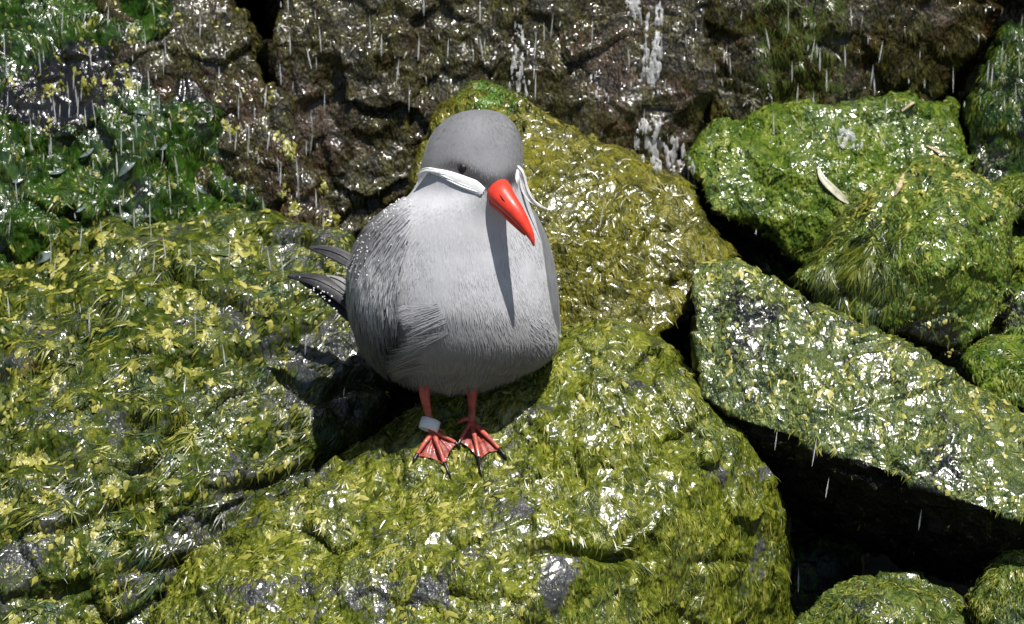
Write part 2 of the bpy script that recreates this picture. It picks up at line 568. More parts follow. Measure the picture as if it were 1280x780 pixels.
wall_front = [(352, -110, -475), (600, -120, -475), (880, -110, -480), (346, 30, -445), (346, 60, -428), (400, 60, -422), (600, 80, -422), (880, 70, -436),
              (338, 250, -436), (480, 330, -440), (880, 260, -440), (700, 340, -440)]
R_wall = rock('boulder', 'dark brown streaming wet boulder behind the bird\'s head', M_brown,
              [wall_front + back([wall_front[k] for k in (0, 2, 8, 9, 10, 11)], -260)], 12.0, 3.2, 6, (12, 9, 4.2), 0.42,
              lambda g, a: a + 0.5 * np.exp(-(((g[:, 0] - 420) / 90) ** 2 + ((g[:, 1] - 30) / 34) ** 2)), None, 9.0, calm=0.5)
tr_front = [(872, -120, -440), (1100, -130, -440), (1290, -110, -450), (1240, 10, -455), (1184, 126, -475), (1090, 160, -480), (900, 160, -480), (860, 200, -480), (1000, 60, -440), (1130, 40, -445)]
R_tr = rock('boulder', 'brown mud coloured wet boulder above the leaf green boulder', M_brown,
            [tr_front + back([tr_front[k] for k in (0, 2, 4, 6, 7)], -220) + [(1000, 260, -600)]], 13.0, 3.4, 8, (10, 7, 2.6), 0.40,
            lambda g, a: a + 0.45 * np.exp(-(((g[:, 0] - 1000) / 50) ** 2 + ((g[:, 1] - 60) / 60) ** 2)))
dr_front = [(1262, 44, -450), (1310, 14, -450), (1400, -20, -450), (1400, 260, -380), (1218, 232, -400), (1206, 140, -440), (1280, 140, -395)]
R_dr = rock('boulder', 'dark glistening boulder standing past the brown one\'s cleft', M_dark,
            [dr_front + back([dr_front[k] for k in (0, 2, 3, 4, 5)], -200)], 14.0, 3.4, 8, (8, 6, 3), 0.35, calm=0.6)
tl_front = [(-160, -120, -470), (0, -120, -480), (110, -120, -480), (140, -100, -490), (150, 60, -470), (196, 170, -440), (262, 262, -405), (360, 320, -370), (350, 360, -365), (-160, 400, -330),
            (-160, 150, -400), (60, 130, -400), (120, 100, -415), (90, 200, -395), (180, 240, -395), (0, 330, -350)]
R_tl = rock('boulder', 'dark green dripping boulder with grey wet crown above the mottled one', M_pool,
            [tl_front + back([tl_front[k] for k in (0, 3, 6, 7, 9)], -260)], 15.0, 3.4, 10, (13, 9, 3.4), 0.55,
            lambda g, a: a - 0.9 * np.exp(-(((g[:, 0] - 90) / 75) ** 2 + ((g[:, 1] - 100) / 55) ** 2)) - 0.6 * np.exp(-(((g[:, 0] - 240) / 60) ** 2 + ((g[:, 1] - 90) / 80) ** 2)))
bg_front = [(150, -110, -480), (238, -100, -500), (246, 60, -480), (266, 135, -455), (320, 235, -430), (425, 296, -385), (400, 350, -380), (250, 300, -400), (170, 130, -430), (130, 20, -440), (220, 130, -420), (300, 260, -405)]
R_bg = rock('boulder', 'brown glittering boulder between the dripping one and the black cleft', M_brown,
            [bg_front + back([bg_front[k] for k in (0, 1, 4, 5, 7, 9)], -180)], 15.5, 3.4, 7, (9, 8, 3.4), 0.45, calm=0.45)
cl_front = [(256, -80, -590), (318, -100, -560), (338, 20, -560), (344, 120, -540), (348, 230, -510), (330, 262, -500), (290, 170, -520), (300, 110, -515)]
rock('boulder', 'narrow near black rock jammed in the cleft beside the brown boulder', M_dark,
     [[(310, 60, -600), (345, 40, -600), (352, 240, -540), (380, 330, -520), (300, 250, -520), (285, 140, -560), (318, 130, -545), (300, 60, -680), (380, 60, -680), (380, 330, -640), (300, 260, -640)]],
     16.0, 3.4, 6, (7, 6, 3), 0.25)
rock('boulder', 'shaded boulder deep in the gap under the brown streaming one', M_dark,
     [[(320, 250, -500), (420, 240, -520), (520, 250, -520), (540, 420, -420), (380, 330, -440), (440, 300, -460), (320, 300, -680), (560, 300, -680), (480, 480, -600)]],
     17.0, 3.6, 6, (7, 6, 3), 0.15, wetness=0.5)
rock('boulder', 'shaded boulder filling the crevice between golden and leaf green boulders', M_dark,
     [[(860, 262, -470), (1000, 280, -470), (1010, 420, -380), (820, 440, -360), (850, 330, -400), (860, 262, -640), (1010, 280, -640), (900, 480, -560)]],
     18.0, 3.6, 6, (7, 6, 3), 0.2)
rock('boulder', 'unseen boulder added over the cleft to shade it', M_dark,  # out of view above the frame, added so the cleft below falls dark
     [[(190, -60, -470), (420, -60, -470), (190, -260, -380), (420, -260, -380), (190, -20, -640), (420, -20, -640), (190, -300, -640), (420, -300, -640), (300, -40, -450)]],
     18.5, 4.5, 6, (7, 6, 3), 0.2)
# the black crack between golden boulder, perch and slab
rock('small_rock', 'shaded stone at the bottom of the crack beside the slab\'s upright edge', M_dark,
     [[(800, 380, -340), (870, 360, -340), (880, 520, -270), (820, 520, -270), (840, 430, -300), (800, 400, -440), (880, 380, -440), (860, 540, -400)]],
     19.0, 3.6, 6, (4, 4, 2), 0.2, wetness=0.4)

# ------------------------------------------------------------------ ground sheet and cliff behind the rocks
gm = plain_mat('wet_gravel', (0.05, 0.046, 0.038), 0.45, 0.5, 30, 6)
zg = PW([[640, 1000, 0]])[0][2] - 0.02
gx = np.linspace(-1, 1, 121)
gx = np.sign(gx) * (np.abs(gx) ** 3) * 60
X, Y = np.meshgrid(gx, gx)
Vg = np.stack([X.ravel(), Y.ravel(), np.full(X.size, zg)], 1)
Vg[:, 2] += 0.015 * noise(Vg, 300, 3.3)
idx = np.arange(121 * 121).reshape(121, 121)
Fg = np.stack([idx[:-1, :-1], idx[:-1, 1:], idx[1:, 1:], idx[1:, :-1]], -1).reshape(-1, 4)
props(mesh_np('ground', Vg, Fg, gm), kind='structure')

cx = np.linspace(-1.6, 1.6, 181)
cz = np.linspace(zg - 0.05, 1.1, 111)
X, Z = np.meshgrid(cx, cz)
yb = 0.32
Vc = np.stack([X.ravel(), np.full(X.size, yb) + 0.0, Z.ravel()], 1)
Vc[:, 1] += 0.05 * fbm(Vc, 500, 8.0, 3) + 0.02 * (1 - 2 * np.abs(noise(Vc, 160, 2.0))) + 0.3 * np.abs(Vc[:, 0]) ** 2 * 0 + 0.10 * (Vc[:, 2] > 2)
idx = np.arange(181 * 111).reshape(111, 181)
Fc = np.stack([idx[:-1, :-1], idx[:-1, 1:], idx[1:, 1:], idx[1:, :-1]], -1).reshape(-1, 4)
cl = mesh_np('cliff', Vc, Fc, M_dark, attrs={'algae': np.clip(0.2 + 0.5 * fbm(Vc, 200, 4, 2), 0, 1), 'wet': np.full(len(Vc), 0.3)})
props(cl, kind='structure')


# ------------------------------------------------------------------ algae growing on the rocks
def scatter(o, n, dens=None, facing=-0.2):
    """points on the side of a rock that can be seen and lit"""
    v, f, nn, alg, base = o_data[o.name]
    c = v[f].mean(1)
    fn = nn[f].mean(1)
    fn /= np.linalg.norm(fn, axis=1)[:, None]
    g = to_grid(c)
    ok = (fn @ FWD > facing) & (g[:, 0] > -60) & (g[:, 0] < 1340) & (g[:, 1] > -60) & (g[:, 1] < 850)
    ar = np.linalg.norm(np.cross(v[f[:, 2]] - v[f[:, 0]], v[f[:, 3]] - v[f[:, 1]]), axis=1)
    wgt = ar * ok * np.clip(fn @ FWD + 0.35, 0.05, 1)
    a = alg[f].mean(1)
    wgt = wgt * (dens(g, a, fn, c) if dens else a) * (0.08 + sstep(-0.15, 0.35, noise(c, 16, 77) + 0.5 * noise(c, 45, 78)))
    k = RNG.choice(len(f), n, p=wgt / wgt.sum())
    s, t = RNG.random((2, n))
    q = f[k]
    p = ((1 - s) * (1 - t))[:, None] * v[q[:, 0]] + (s * (1 - t))[:, None] * v[q[:, 1]] + (s * t)[:, None] * v[q[:, 2]] + ((1 - s) * t)[:, None] * v[q[:, 3]]
    return p, fn[k], a[k], g[k]


def flow_dirs(p, n, wob=0.5, bias=(0, 0, -1.0), wl=60):
    b = np.array(bias, float)
    d = np.tile(b, (len(p), 1))
    d = d + wob * np.stack([noise(p, wl, 51), noise(p, wl, 52), 0.5 * noise(p, wl, 53)], 1) + 0.35 * wob * RNG.normal(size=(len(p), 3))
    d -= n * (d * n).sum(1)[:, None]
    return d / (np.linalg.norm(d, axis=1)[:, None] + 1e-9)


def pal(cols, t):
    cols = np.array(cols)
    t = np.clip(t, 0, 0.9999) * (len(cols) - 1)
    i = t.astype(int)
    fr = (t - i)[:, None]
    return cols[i] * (1 - fr) + cols[np.minimum(i + 1, len(cols) - 1)] * fr


def strands(o, n, cols, length=(8, 20), width=(1.0, 2.2), lift=2.0, wob=0.5, dens=None, seg=4, name='algae_strands', mat=None, seed=0.0, bias=(0, 0, -1), shift=0.0, tint=None, cwl=26):
    p, nr, a, g = scatter(o, n, dens)
    d = flow_dirs(p, nr, wob, bias)
    ln = RNG.uniform(length[0], length[1], n)
    wd = RNG.uniform(width[0], width[1], n)
    side = np.cross(d, nr)
    tw = RNG.normal(0, 0.22, n)[:, None]
    side = side * np.cos(tw) + nr * np.sin(tw)
    curve = RNG.normal(0, 0.25, n)[:, None] * np.cross(d, nr)
    ts = np.linspace(0, 1, seg)
    V = np.empty((n, seg, 2, 3))
    lf = RNG.uniform(0.3, 1.0, n) * lift
    for i, t in enumerate(ts):
        q = p + (d * (ln * t)[:, None] + curve * (ln * t * t)[:, None] + nr * (lf * (math.sin(math.pi * (0.15 + 0.75 * t)) + 0.05))[:, None]) * S
        wv = (wd * (0.55 + 0.6 * math.sin(math.pi * min(t * 1.1, 1)) - 0.45 * t))[:, None] * side * S * 0.5
        V[:, i, 0] = q - wv
        V[:, i, 1] = q + wv
    base = (np.arange(n) * seg * 2)[:, None]
    F = np.concatenate([base + np.array([2 * i, 2 * i + 1, 2 * i + 3, 2 * i + 2])[None] for i in range(seg - 1)], 0)
    t = 0.5 + shift + 0.55 * fbm(p, cwl, 60 + seed, 3) + RNG.normal(0, 0.26, n)
    c = pal(cols, t)
    if tint is not None:
        c = tint(g, c, p)
    c = np.repeat(c, seg * 2, 0)
    ob = mesh_np(name, V.reshape(-1, 3), F, mat or A_mat, parent=o, attrs={'col': c}, origin=o_data[o.name][4])
    props(ob, kind='stuff')
    return ob


def flakes(o, n, cols, size=(3, 7), aspect=1.9, ruffle=0.35, lift=1.5, wob=0.7, dens=None, name='algae_flakes', mat=None, seed=0.0, bias=(0, 0, -1), shift=0.0, tint=None, cwl=30, K=7):
    p, nr, a, g = scatter(o, n, dens)
    d = flow_dirs(p, nr, wob, bias, 45)
    sd = np.cross(d, nr)
    r = RNG.uniform(size[0], size[1], n) * (0.6 + 0.8 * RNG.random(n) ** 2)
    V = np.empty((n, K + 1, 3))
    V[:, 0] = p + nr * ((lift * 0.9 + 0.25 * r) * S)[:, None]
    ph = RNG.uniform(0, 6.28, n)
    for k in range(K):
        an = ph + 6.2832 * k / K
        rr = r * RNG.uniform(0.28, 1.25, n)
        V[:, k + 1] = p + (d * (np.cos(an) * rr * aspect)[:, None] + sd * (np.sin(an) * rr)[:, None] + nr * (lift * 0.3 + r * ruffle * RNG.normal(0.15, 0.8, n))[:, None]) * S
    base = (np.arange(n) * (K + 1))[:, None]
    F = np.concatenate([base + np.array([0, 1 + k, 1 + (k + 1) % K])[None] for k in range(K)], 0)
    t = 0.5 + shift + 0.5 * fbm(p, cwl, 70 + seed, 3) + RNG.normal(0, 0.2, n)
    c = pal(cols, t)
    if tint is not None:
        c = tint(g, c, p)
    c = np.repeat(c, K + 1, 0)
    ob = mesh_np(name, V.reshape(-1, 3), F, mat or A_matte, parent=o, attrs={'col': c}, origin=o_data[o.name][4])
    props(ob, kind='stuff')
    return ob


YEL = [(0.05, 0.062, 0.008), (0.135, 0.152, 0.018), (0.27, 0.272, 0.036), (0.41, 0.39, 0.075), (0.55, 0.50, 0.17)]
OLS = [(0.011, 0.019, 0.002), (0.054, 0.075, 0.005), (0.132, 0.158, 0.010), (0.225, 0.242, 0.022), (0.39, 0.38, 0.08)]
GRS = [(0.010, 0.028, 0.004), (0.040, 0.082, 0.007), (0.095, 0.150, 0.011), (0.17, 0.22, 0.022), (0.31, 0.33, 0.08)]
GLS = [(0.020, 0.021, 0.004), (0.060, 0.064, 0.007), (0.125, 0.120, 0.012), (0.20, 0.182, 0.022), (0.32, 0.28, 0.06)]
DPS = [(0.006, 0.013, 0.002), (0.016, 0.034, 0.004), (0.038, 0.070, 0.006), (0.08, 0.115, 0.010), (0.17, 0.19, 0.022)]
BRS = [(0.008, 0.006, 0.003), (0.018, 0.014, 0.004), (0.032, 0.028, 0.006), (0.055, 0.052, 0.009), (0.10, 0.10, 0.018)]
TEAL = (0.02, 0.075, 0.045)
EMER = (0.05, 0.20, 0.015)


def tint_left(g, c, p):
    gr = groove_shade(g)[:, None] * 0.75
    c = c * (1 - gr) + gr * np.array((0.022, 0.034, 0.005))  # shade blended into the algae colour
    m = (noise(p, 34, 91) > 0.34)
    c[m] = 0.4 * c[m] + 0.6 * np.array(TEAL)
    m = (noise(p, 60, 95) > 0.72)
    c[m] = 0.5 * c[m] + 0.5 * np.array((0.10, 0.04, 0.012))
    return c


def tint_perch(g, c, p):
    x, y = g[:, 0], g[:, 1]
    m = np.exp(-(((x - 725) / 40) ** 2 + ((y - 730) / 50) ** 2)) + 0.7 * np.exp(-(((x - 900) / 30) ** 2 + ((y - 560) / 40) ** 2))
    m = np.clip(m, 0, 0.75)[:, None]
    return c * (1 - m) + m * np.array((0.10, 0.22, 0.03))


def d_left(g, a, n, c):
    return (1 - 0.9 * groove_shade(g)) * np.clip(a, 0.05, 1) * sstep(-0.1, 0.3, noise(c, 18, 33)) * (0.35 + sstep(-0.3, 0.3, noise(c, 60, 34))) + 0.015


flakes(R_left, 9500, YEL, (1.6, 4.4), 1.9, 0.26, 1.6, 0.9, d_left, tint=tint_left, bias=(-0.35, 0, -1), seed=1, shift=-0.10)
strands(R_left, 6500, OLS, (10, 26), (1.2, 2.6), 2.2, 0.7, lambda g, a, n, c: 0.05 + sstep(0.0, 0.5, noise(c, 70, 41)) + 0.9 * groove_shade(g), seed=2, bias=(-0.6, 0, -1), tint=tint_left, shift=-0.2)
strands(R_perch, 11000, OLS, (6, 18), (0.8, 1.8), 0.45, 0.35, lambda g, a, n, c: np.clip(a - 0.15, 0.02, 1) ** 1.3, seed=3, bias=(-0.05, 0, -1), shift=0.08, tint=tint_perch)
flakes(R_perch, 3200, YEL, (1.6, 3.6), 2.4, 0.18, 0.8, 0.8, lambda g, a, n, c: np.clip(a, 0.02, 1) * (0.15 + sstep(820, 560, g[:, 0]) + 0.3 * sstep(0, .5, noise(c, 50, 44))), seed=4)
strands(R_gold, 2000, GLS, (8, 20), (0.9, 2.0), 0.7, 0.9, seed=5, bias=(0.35, 0, -1))
flakes(R_gold, 500, GLS, (2, 4.5), 1.8, 0.25, 1.2, 0.9, seed=6)
strands(R_gold, 1500, GRS, (6, 12), (1.0, 2.0), 5.0, 0.9, lambda g, a, n, c: np.exp(-(((g[:, 0] - 612) / 22) ** 2 + ((g[:, 1] - 122) / 16) ** 2)) + 1e-5, seed=7, shift=0.25,
        name='moss_tuft', tint=lambda g, c, p: 0.4 * c + 0.6 * np.array(EMER))
strands(R_slab, 1900, OLS, (4, 12), (0.9, 2.0), 1.0, 0.5, lambda g, a, n, c: np.clip(a - 0.1, 0.02, 1) * sstep(-0.1, 0.3, n[:, 2]), seed=8, shift=0.1)
flakes(R_slab, 1200, YEL, (1.8, 3.6), 1.8, 0.3, 1.2, 0.8, lambda g, a, n, c: np.clip(a, 0.02, 1) * sstep(0.1, 0.4, n[:, 2]) * (0.25 + np.exp(-((g[:, 1] - (330 + (g[:, 0] - 900) * 0.52)) / 26) ** 2)), seed=9)
strands(R_up, 2200, GRS, (4, 11), (0.9, 1.9), 1.1, 0.8, seed=10, shift=0.05)
flakes(R_up, 600, GRS, (1.8, 3.6), 1.6, 0.3, 1.6, 0.9, seed=11, shift=0.15)
strands(R_round, 3000, GRS, (4, 11), (0.9, 1.9), 1.1, 0.7, seed=12, shift=0.12)
strands(R_round, 6500, DPS, (12, 30), (1.0, 2.0), 3.0, 0.35, lambda g, a, n, c: np.exp(-(((g[:, 0] - 1060) / 45) ** 2 + ((g[:, 1] - 335) / 50) ** 2)), seed=13, shift=0.1, name='hanging_algae')
flakes(R_round, 1200, YEL, (1.8, 3.6), 1.4, 0.5, 1.6, 0.9, lambda g, a, n, c: 0.1 + np.exp(-((g[:, 1] - 215 - 0.0045 * (g[:, 0] - 1180) ** 2) / 16) ** 2), seed=14, shift=0.1)
flakes(R_tl, 1300, YEL, (1.4, 3.4), 1.6, 0.35, 1.4, 0.9, lambda g, a, n, c: sstep(0.05, 0.45, noise(c, 40, 46)) * (0.25 + sstep(190, 60, g[:, 1])) + 0.02, seed=15, shift=-0.1)
strands(R_tl, 5000, DPS, (6, 16), (0.9, 1.8), 1.4, 0.7, seed=16, shift=0.05)
strands(R_bg, 3500, BRS, (5, 12), (0.9, 1.8), 1.2, 0.6, lambda g, a, n, c: 0.1 + a, seed=21, shift=0.12)
flakes(R_bg, 1500, YEL, (1.4, 3.2), 1.6, 0.35, 1.4, 0.9, lambda g, a, n, c: 0.02 + sstep(0.1, 0.5, noise(c, 36, 47)) * sstep(90, 220, g[:, 1]), seed=22)
strands(R_wall, 4000, BRS, (5, 12), (0.9, 1.8), 1.2, 0.6, lambda g, a, n, c: 0.1 + a, seed=17)
strands(R_tr, 7500, BRS, (5, 14), (0.9, 1.8), 1.2, 0.6, lambda g, a, n, c: 0.1 + a + 1.2 * (np.abs(g[:, 0] - 1000) < 60), seed=18, shift=0.1, tint=lambda g, c, p: np.where((np.abs(g[:, 0] - 1000) < 55)[:, None], c * 0.4 + 0.6 * np.array((0.085, 0.13, 0.014)), c))
strands(R_dr, 4000, DPS, (5, 12), (0.9, 1.8), 2.0, 0.6, seed=19)
for o in ROCKS:
    if o.name.startswith('small_rock') and 'deep' not in o['label'] and 'crack' not in o['label']:
        strands(o, 1300, GRS if o.data.materials[0] is M_green else OLS, (4, 12), (0.9, 1.8), 1.8, 0.7, seed=20, shift=0.1)

# one tree of all rock surfaces, for things that rest on them
vs, fs, off = [], [], 0
for o in ROCKS:
    v, f = o_data[o.name][:2]
    vs.append(v)
    fs.append(f + off)
    off += len(v)
OWN = np.concatenate([np.full(len(f), k) for k, f in enumerate(fs)])
BVH = BVHTree.FromPolygons([tuple(q) for q in np.concatenate(vs)], [tuple(q) for q in np.concatenate(fs)])
v, f = o_data[R_perch.name][:2]
BVH_P = BVHTree.FromPolygons([tuple(q) for q in v], [tuple(q) for q in f])


def hit(x, y, tree=None):
    a = P1(x, y, 600)
    d = P1(x, y, -600) - a
    loc, nor, fi, _ = (tree or BVH).ray_cast(Vector(a), Vector(d).normalized())
    if loc is None:
        return None
    loc = np.array(loc)
    nor = np.array(nor)
    if nor @ FWD < 0:
        nor = -nor
    return loc, nor, to_grid(loc[None])[0][2], fi


# ------------------------------------------------------------------ the bird
BY = np.array([137, 139, 143, 150, 160, 170, 180, 195, 210, 225, 240, 250, 260, 270, 280, 300, 320, 345, 370, 395, 415, 430, 445, 458, 468, 476, 483, 488, 491], float)
BL = np.array([593, 579, 568, 556, 545, 538, 533, 529, 526, 523, 515, 504, 491, 479, 469, 455, 446, 441, 441, 444, 449, 454, 463, 474, 485, 498, 513, 530, 556], float)
BR = np.array([609, 621, 630, 639, 646, 650, 653, 654, 653, 653, 656, 660, 664, 668, 672, 679, 684, 688, 691, 694, 697, 698, 692, 677, 656, 636, 616, 598, 574], float)
CWY = np.array([137, 210, 240, 260, 300, 345, 395, 430, 458, 491], float)
CWV = np.array([122, 128, 112, 100, 80, 62, 44, 26, 10, -4], float) - 40
DFY = np.array([230, 245, 260, 300, 345, 395, 430, 450, 465, 476, 484, 491], float)
DFV = np.array([66, 76, 86, 98, 105, 109, 108, 103, 94, 80, 62, 26], float)
DBV = np.array([70, 85, 100, 132, 152, 155, 132, 106, 84, 62, 44, 16], float)
_fy = np.linspace(137, 491, 709)


def _sm(a, k=13):
    ker = np.hanning(k + 2)[1:-1]
    ker /= ker.sum()
    ap = np.concatenate([2 * a[0] - a[k // 2:0:-1], a, 2 * a[-1] - a[-2:-k // 2 - 1:-1]])
    return np.convolve(ap, ker, 'valid')[:len(a)]


_top = sstep(150, 200, _fy) * sstep(489, 465, _fy)
_L = _sm(np.interp(_fy, BY, BL), 9) * (1 - _top) + _sm(np.interp(_fy, BY, BL), 41) * _top
_R = _sm(np.interp(_fy, BY, BR), 9) * (1 - _top) + _sm(np.interp(_fy, BY, BR), 41) * _top
_cw = _sm(np.interp(_fy, CWY, CWV), 81)
_hw = (_R - _L) / 2
_bl = sstep(222, 262, _fy)
_df = _sm(_hw * 1.0 * (1 - _bl) + _sm(np.interp(_fy, DFY, DFV), 61) * _bl, 41)
_db = _sm(_hw * 1.05 * (1 - _bl) + _sm(np.interp(_fy, DFY, DBV), 61) * _bl, 41)


def ring(y):
    i = lambda a: np.interp(y, _fy, a)
    return (i(_L) + i(_R)) / 2, (i(_R) - i(_L)) / 2, i(_cw), i(_df), i(_db)


def body_pt(y, th, off=0.0):
    """grid point of the plumage surface at height y and angle th (0 right, 90 front, 180 left)"""
    cx, a, cw, df, db = ring(y)
    s = np.sin(th)
    c = np.cos(th)
    x = cx + (a + off) * c
    w = cw + np.where(s > 0, df + off, db + off) * s
    # face swells towards the bill, breast has a faint keel
    w = w + (s > 0) * (17 * np.exp(-((x - 622) ** 2 / 900 + (y - 232) ** 2 / 620)) + 5 * np.exp(-((x - 560) ** 2 / 700 + (y - 225) ** 2 / 300)))
    return np.stack([x + 0 * w, y + 0 * w, w], -1)


def face_pt(x, y, off=0.0):
    cx, a, cw, df, db = ring(np.asarray(y, float))
    c = np.clip((np.asarray(x, float) - cx) / a, -0.995, 0.995)
    return body_pt(np.asarray(y, float), np.arccos(c), off)


def plumage_col(g):
    """plumage colour by place on the body: slate cap, dark lores, paler throat and breast, brownish belly with its shade painted in"""
    x, y, w = g.T
    line = np.interp(x, [500, 527, 540, 556, 574, 590, 606, 622, 640, 652, 700], [222, 214, 212, 215, 223, 232, 240, 236, 232, 214, 212])
    cap = sstep(3, -3, y - line) * 1.0
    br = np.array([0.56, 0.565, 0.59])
    belly = np.array([0.22, 0.213, 0.212])  # shade of the underside is put into this colour
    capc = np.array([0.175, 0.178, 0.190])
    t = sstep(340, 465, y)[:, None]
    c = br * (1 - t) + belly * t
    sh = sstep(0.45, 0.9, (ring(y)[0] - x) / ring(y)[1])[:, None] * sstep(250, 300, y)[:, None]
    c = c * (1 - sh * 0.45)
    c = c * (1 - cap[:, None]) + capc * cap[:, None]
    lore = 1.1 * np.exp(-(((x - 584) * 0.86 + (y - 214.5) * 0.5) / 25) ** 2 - ((-(x - 584) * 0.5 + (y - 214.5) * 0.86) / 7.5) ** 2)
    lore = lore + 0.7 * np.exp(-((x - 612) / 26) ** 2 - ((y - 226) / 9) ** 2) + 0.8 * np.exp(-((x - 642) / 9) ** 2 - ((y - 222) / 9) ** 2) + 0.5 * np.exp(-((x - 556) / 16) ** 2 - ((y - 208) / 6) ** 2)
    lore = np.clip(1.25 * lore * (w > 60), 0, 0.9)[:, None]
    return c * (1 - lore) + np.array([0.035, 0.033, 0.036]) * lore


def feather_mat(name, streak=(0.8, 1.2), wl=3, rough=0.75):
    m, N, L, b = new_mat(name)
    at = N.new('ShaderNodeAttribute')
    at.attribute_name = 'col'
    tc = N.new('ShaderNodeTexCoord').outputs['Object']
    mp = N.new('ShaderNodeMapping')
    mp.inputs['Scale'].default_value = (1, 1, 0.12)
    L.new(tc, mp.inputs[0])
    n = tex(N, L, wl, 4, 0.6, mp.outputs[0])
    n2 = tex(N, L, 34, 3, 0.5, tc)
    mr = N.new('ShaderNodeMapRange')
    mr.inputs[1].default_value = 0.3
    mr.inputs[2].default_value = 0.7
    mr.inputs[3].default_value = streak[0]
    mr.inputs[4].default_value = streak[1]
    L.new(n, mr.inputs[0])
    mr2 = N.new('ShaderNodeMapRange')
    mr2.inputs[1].default_value = 0.3
    mr2.inputs[2].default_value = 0.7
    mr2.inputs[3].default_value = 0.9
    mr2.inputs[4].default_value = 1.1
    L.new(n2, mr2.inputs[0])
    mu = N.new('ShaderNodeMath')
    mu.operation = 'MULTIPLY'
    L.new(mr.outputs[0], mu.inputs[0])
    L.new(mr2.outputs[0], mu.inputs[1])
    vm = N.new('ShaderNodeVectorMath')
    vm.operation = 'SCALE'
    L.new(at.outputs['Color'], vm.inputs[0])
    L.new(mu.outputs[0], vm.inputs['Scale'])
    L.new(vm.outputs[0], b.inputs['Base Color'])
    b.inputs['Roughness'].default_value = rough
    b.inputs['Specular IOR Level'].default_value = 0.25
    b.inputs['Sheen Weight'].default_value = 0.12
    b.inputs['Sheen Roughness'].default_value = 0.4
    bp = N.new('ShaderNodeBump')
    bp.inputs['Distance'].default_value = 0.5 * S
    L.new(n, bp.inputs['Height'])
    L.new(bp.outputs[0], b.inputs['Normal'])
    return m


M_feather = feather_mat('grey_plumage', (0.95, 1.05))
M_wing = feather_mat('slate_wing', (0.78, 1.28), 4, 0.6)
M_quill = feather_mat('dark_flight_feather', (0.8, 1.2), 5, 0.45)
M_white = plain_mat('white_plume', (0.86, 0.86, 0.86), 0.6, 0.04, 4, 0.4)
M_bill = plain_mat('red_bill', (0.70, 0.045, 0.022), 0.42, 0.22, 14, 0.7, 0.08)
M_billin = plain_mat('dark_gape', (0.10, 0.012, 0.010), 0.5, 0.2)
M_skin = plain_mat('red_leg_skin', (0.40, 0.078, 0.052), 0.5, 0.5, 7, 1.2, 0.15)
M_web = plain_mat('dark_red_web', (0.27, 0.050, 0.036), 0.5, 0.55, 6, 1.4, 0.2)
M_claw = plain_mat('black_claw', (0.012, 0.011, 0.011), 0.3, 0.3)
M_eye = plain_mat('dark_eye', (0.010, 0.007, 0.006), 0.45, 0.2, 8, 0.0, 0.0)
M_rim = plain_mat('eye_skin', (0.045, 0.036, 0.038), 0.7, 0.2)
M_ring = plain_mat('white_plastic', (0.80, 0.80, 0.79), 0.35, 0.06, 12, 0.2, 0.1)
M_drop = water_mat('water', 0.25, 0.35)

ft = hit(575, 560, BVH_P)
BIRD = empty('seabird', ft[0])
props(BIRD, 'slate grey seabird with red bill and white face plumes standing on the boulder', 'bird')
BO = np.array(ft[0])


def grid_mesh(name, G, mat, parent, cols=None, close_u=False, cap=False, smooth=True):
    """G (rows, cols, 3) in grid coordinates"""
    r, c = G.shape[:2]
    V = PW(G.reshape(-1, 3))
    I = np.arange(r * c).reshape(r, c)
    if close_u:
        I2 = np.concatenate([I, I[:, :1]], 1)
    else:
        I2 = I
    F = np.stack([I2[:-1, :-1], I2[1:, :-1], I2[1:, 1:], I2[:-1, 1:]], -1).reshape(-1, 4)
    faces = F
    if cap:
        faces = [tuple(q) for q in F] + [tuple(I[0]), tuple(I[-1][::-1])]
    return mesh_np(name, V, faces, mat, parent, smooth, attrs=None if cols is None else {'col': cols}, origin=BO)


# body with neck and head: one continuous skin
ys = np.concatenate([[137.02], np.linspace(137.4, 145, 7)[:-1], np.linspace(145, 470, 96), np.linspace(472, 490.9, 14)])
th = np.linspace(0, 2 * math.pi, 128, endpoint=False)
YY, TT = np.meshgrid(ys, th, indexing='ij')
G = body_pt(YY, TT)
gv = PW(G.reshape(-1, 3))
und = 0.5 * fbm(gv, 46, 5.5, 2) * sstep(250, 300, YY.ravel())
G = body_pt(YY, TT, und.reshape(YY.shape))
body = grid_mesh('body', G, M_feather, BIRD, plumage_col(G.reshape(-1, 3)), True, True)


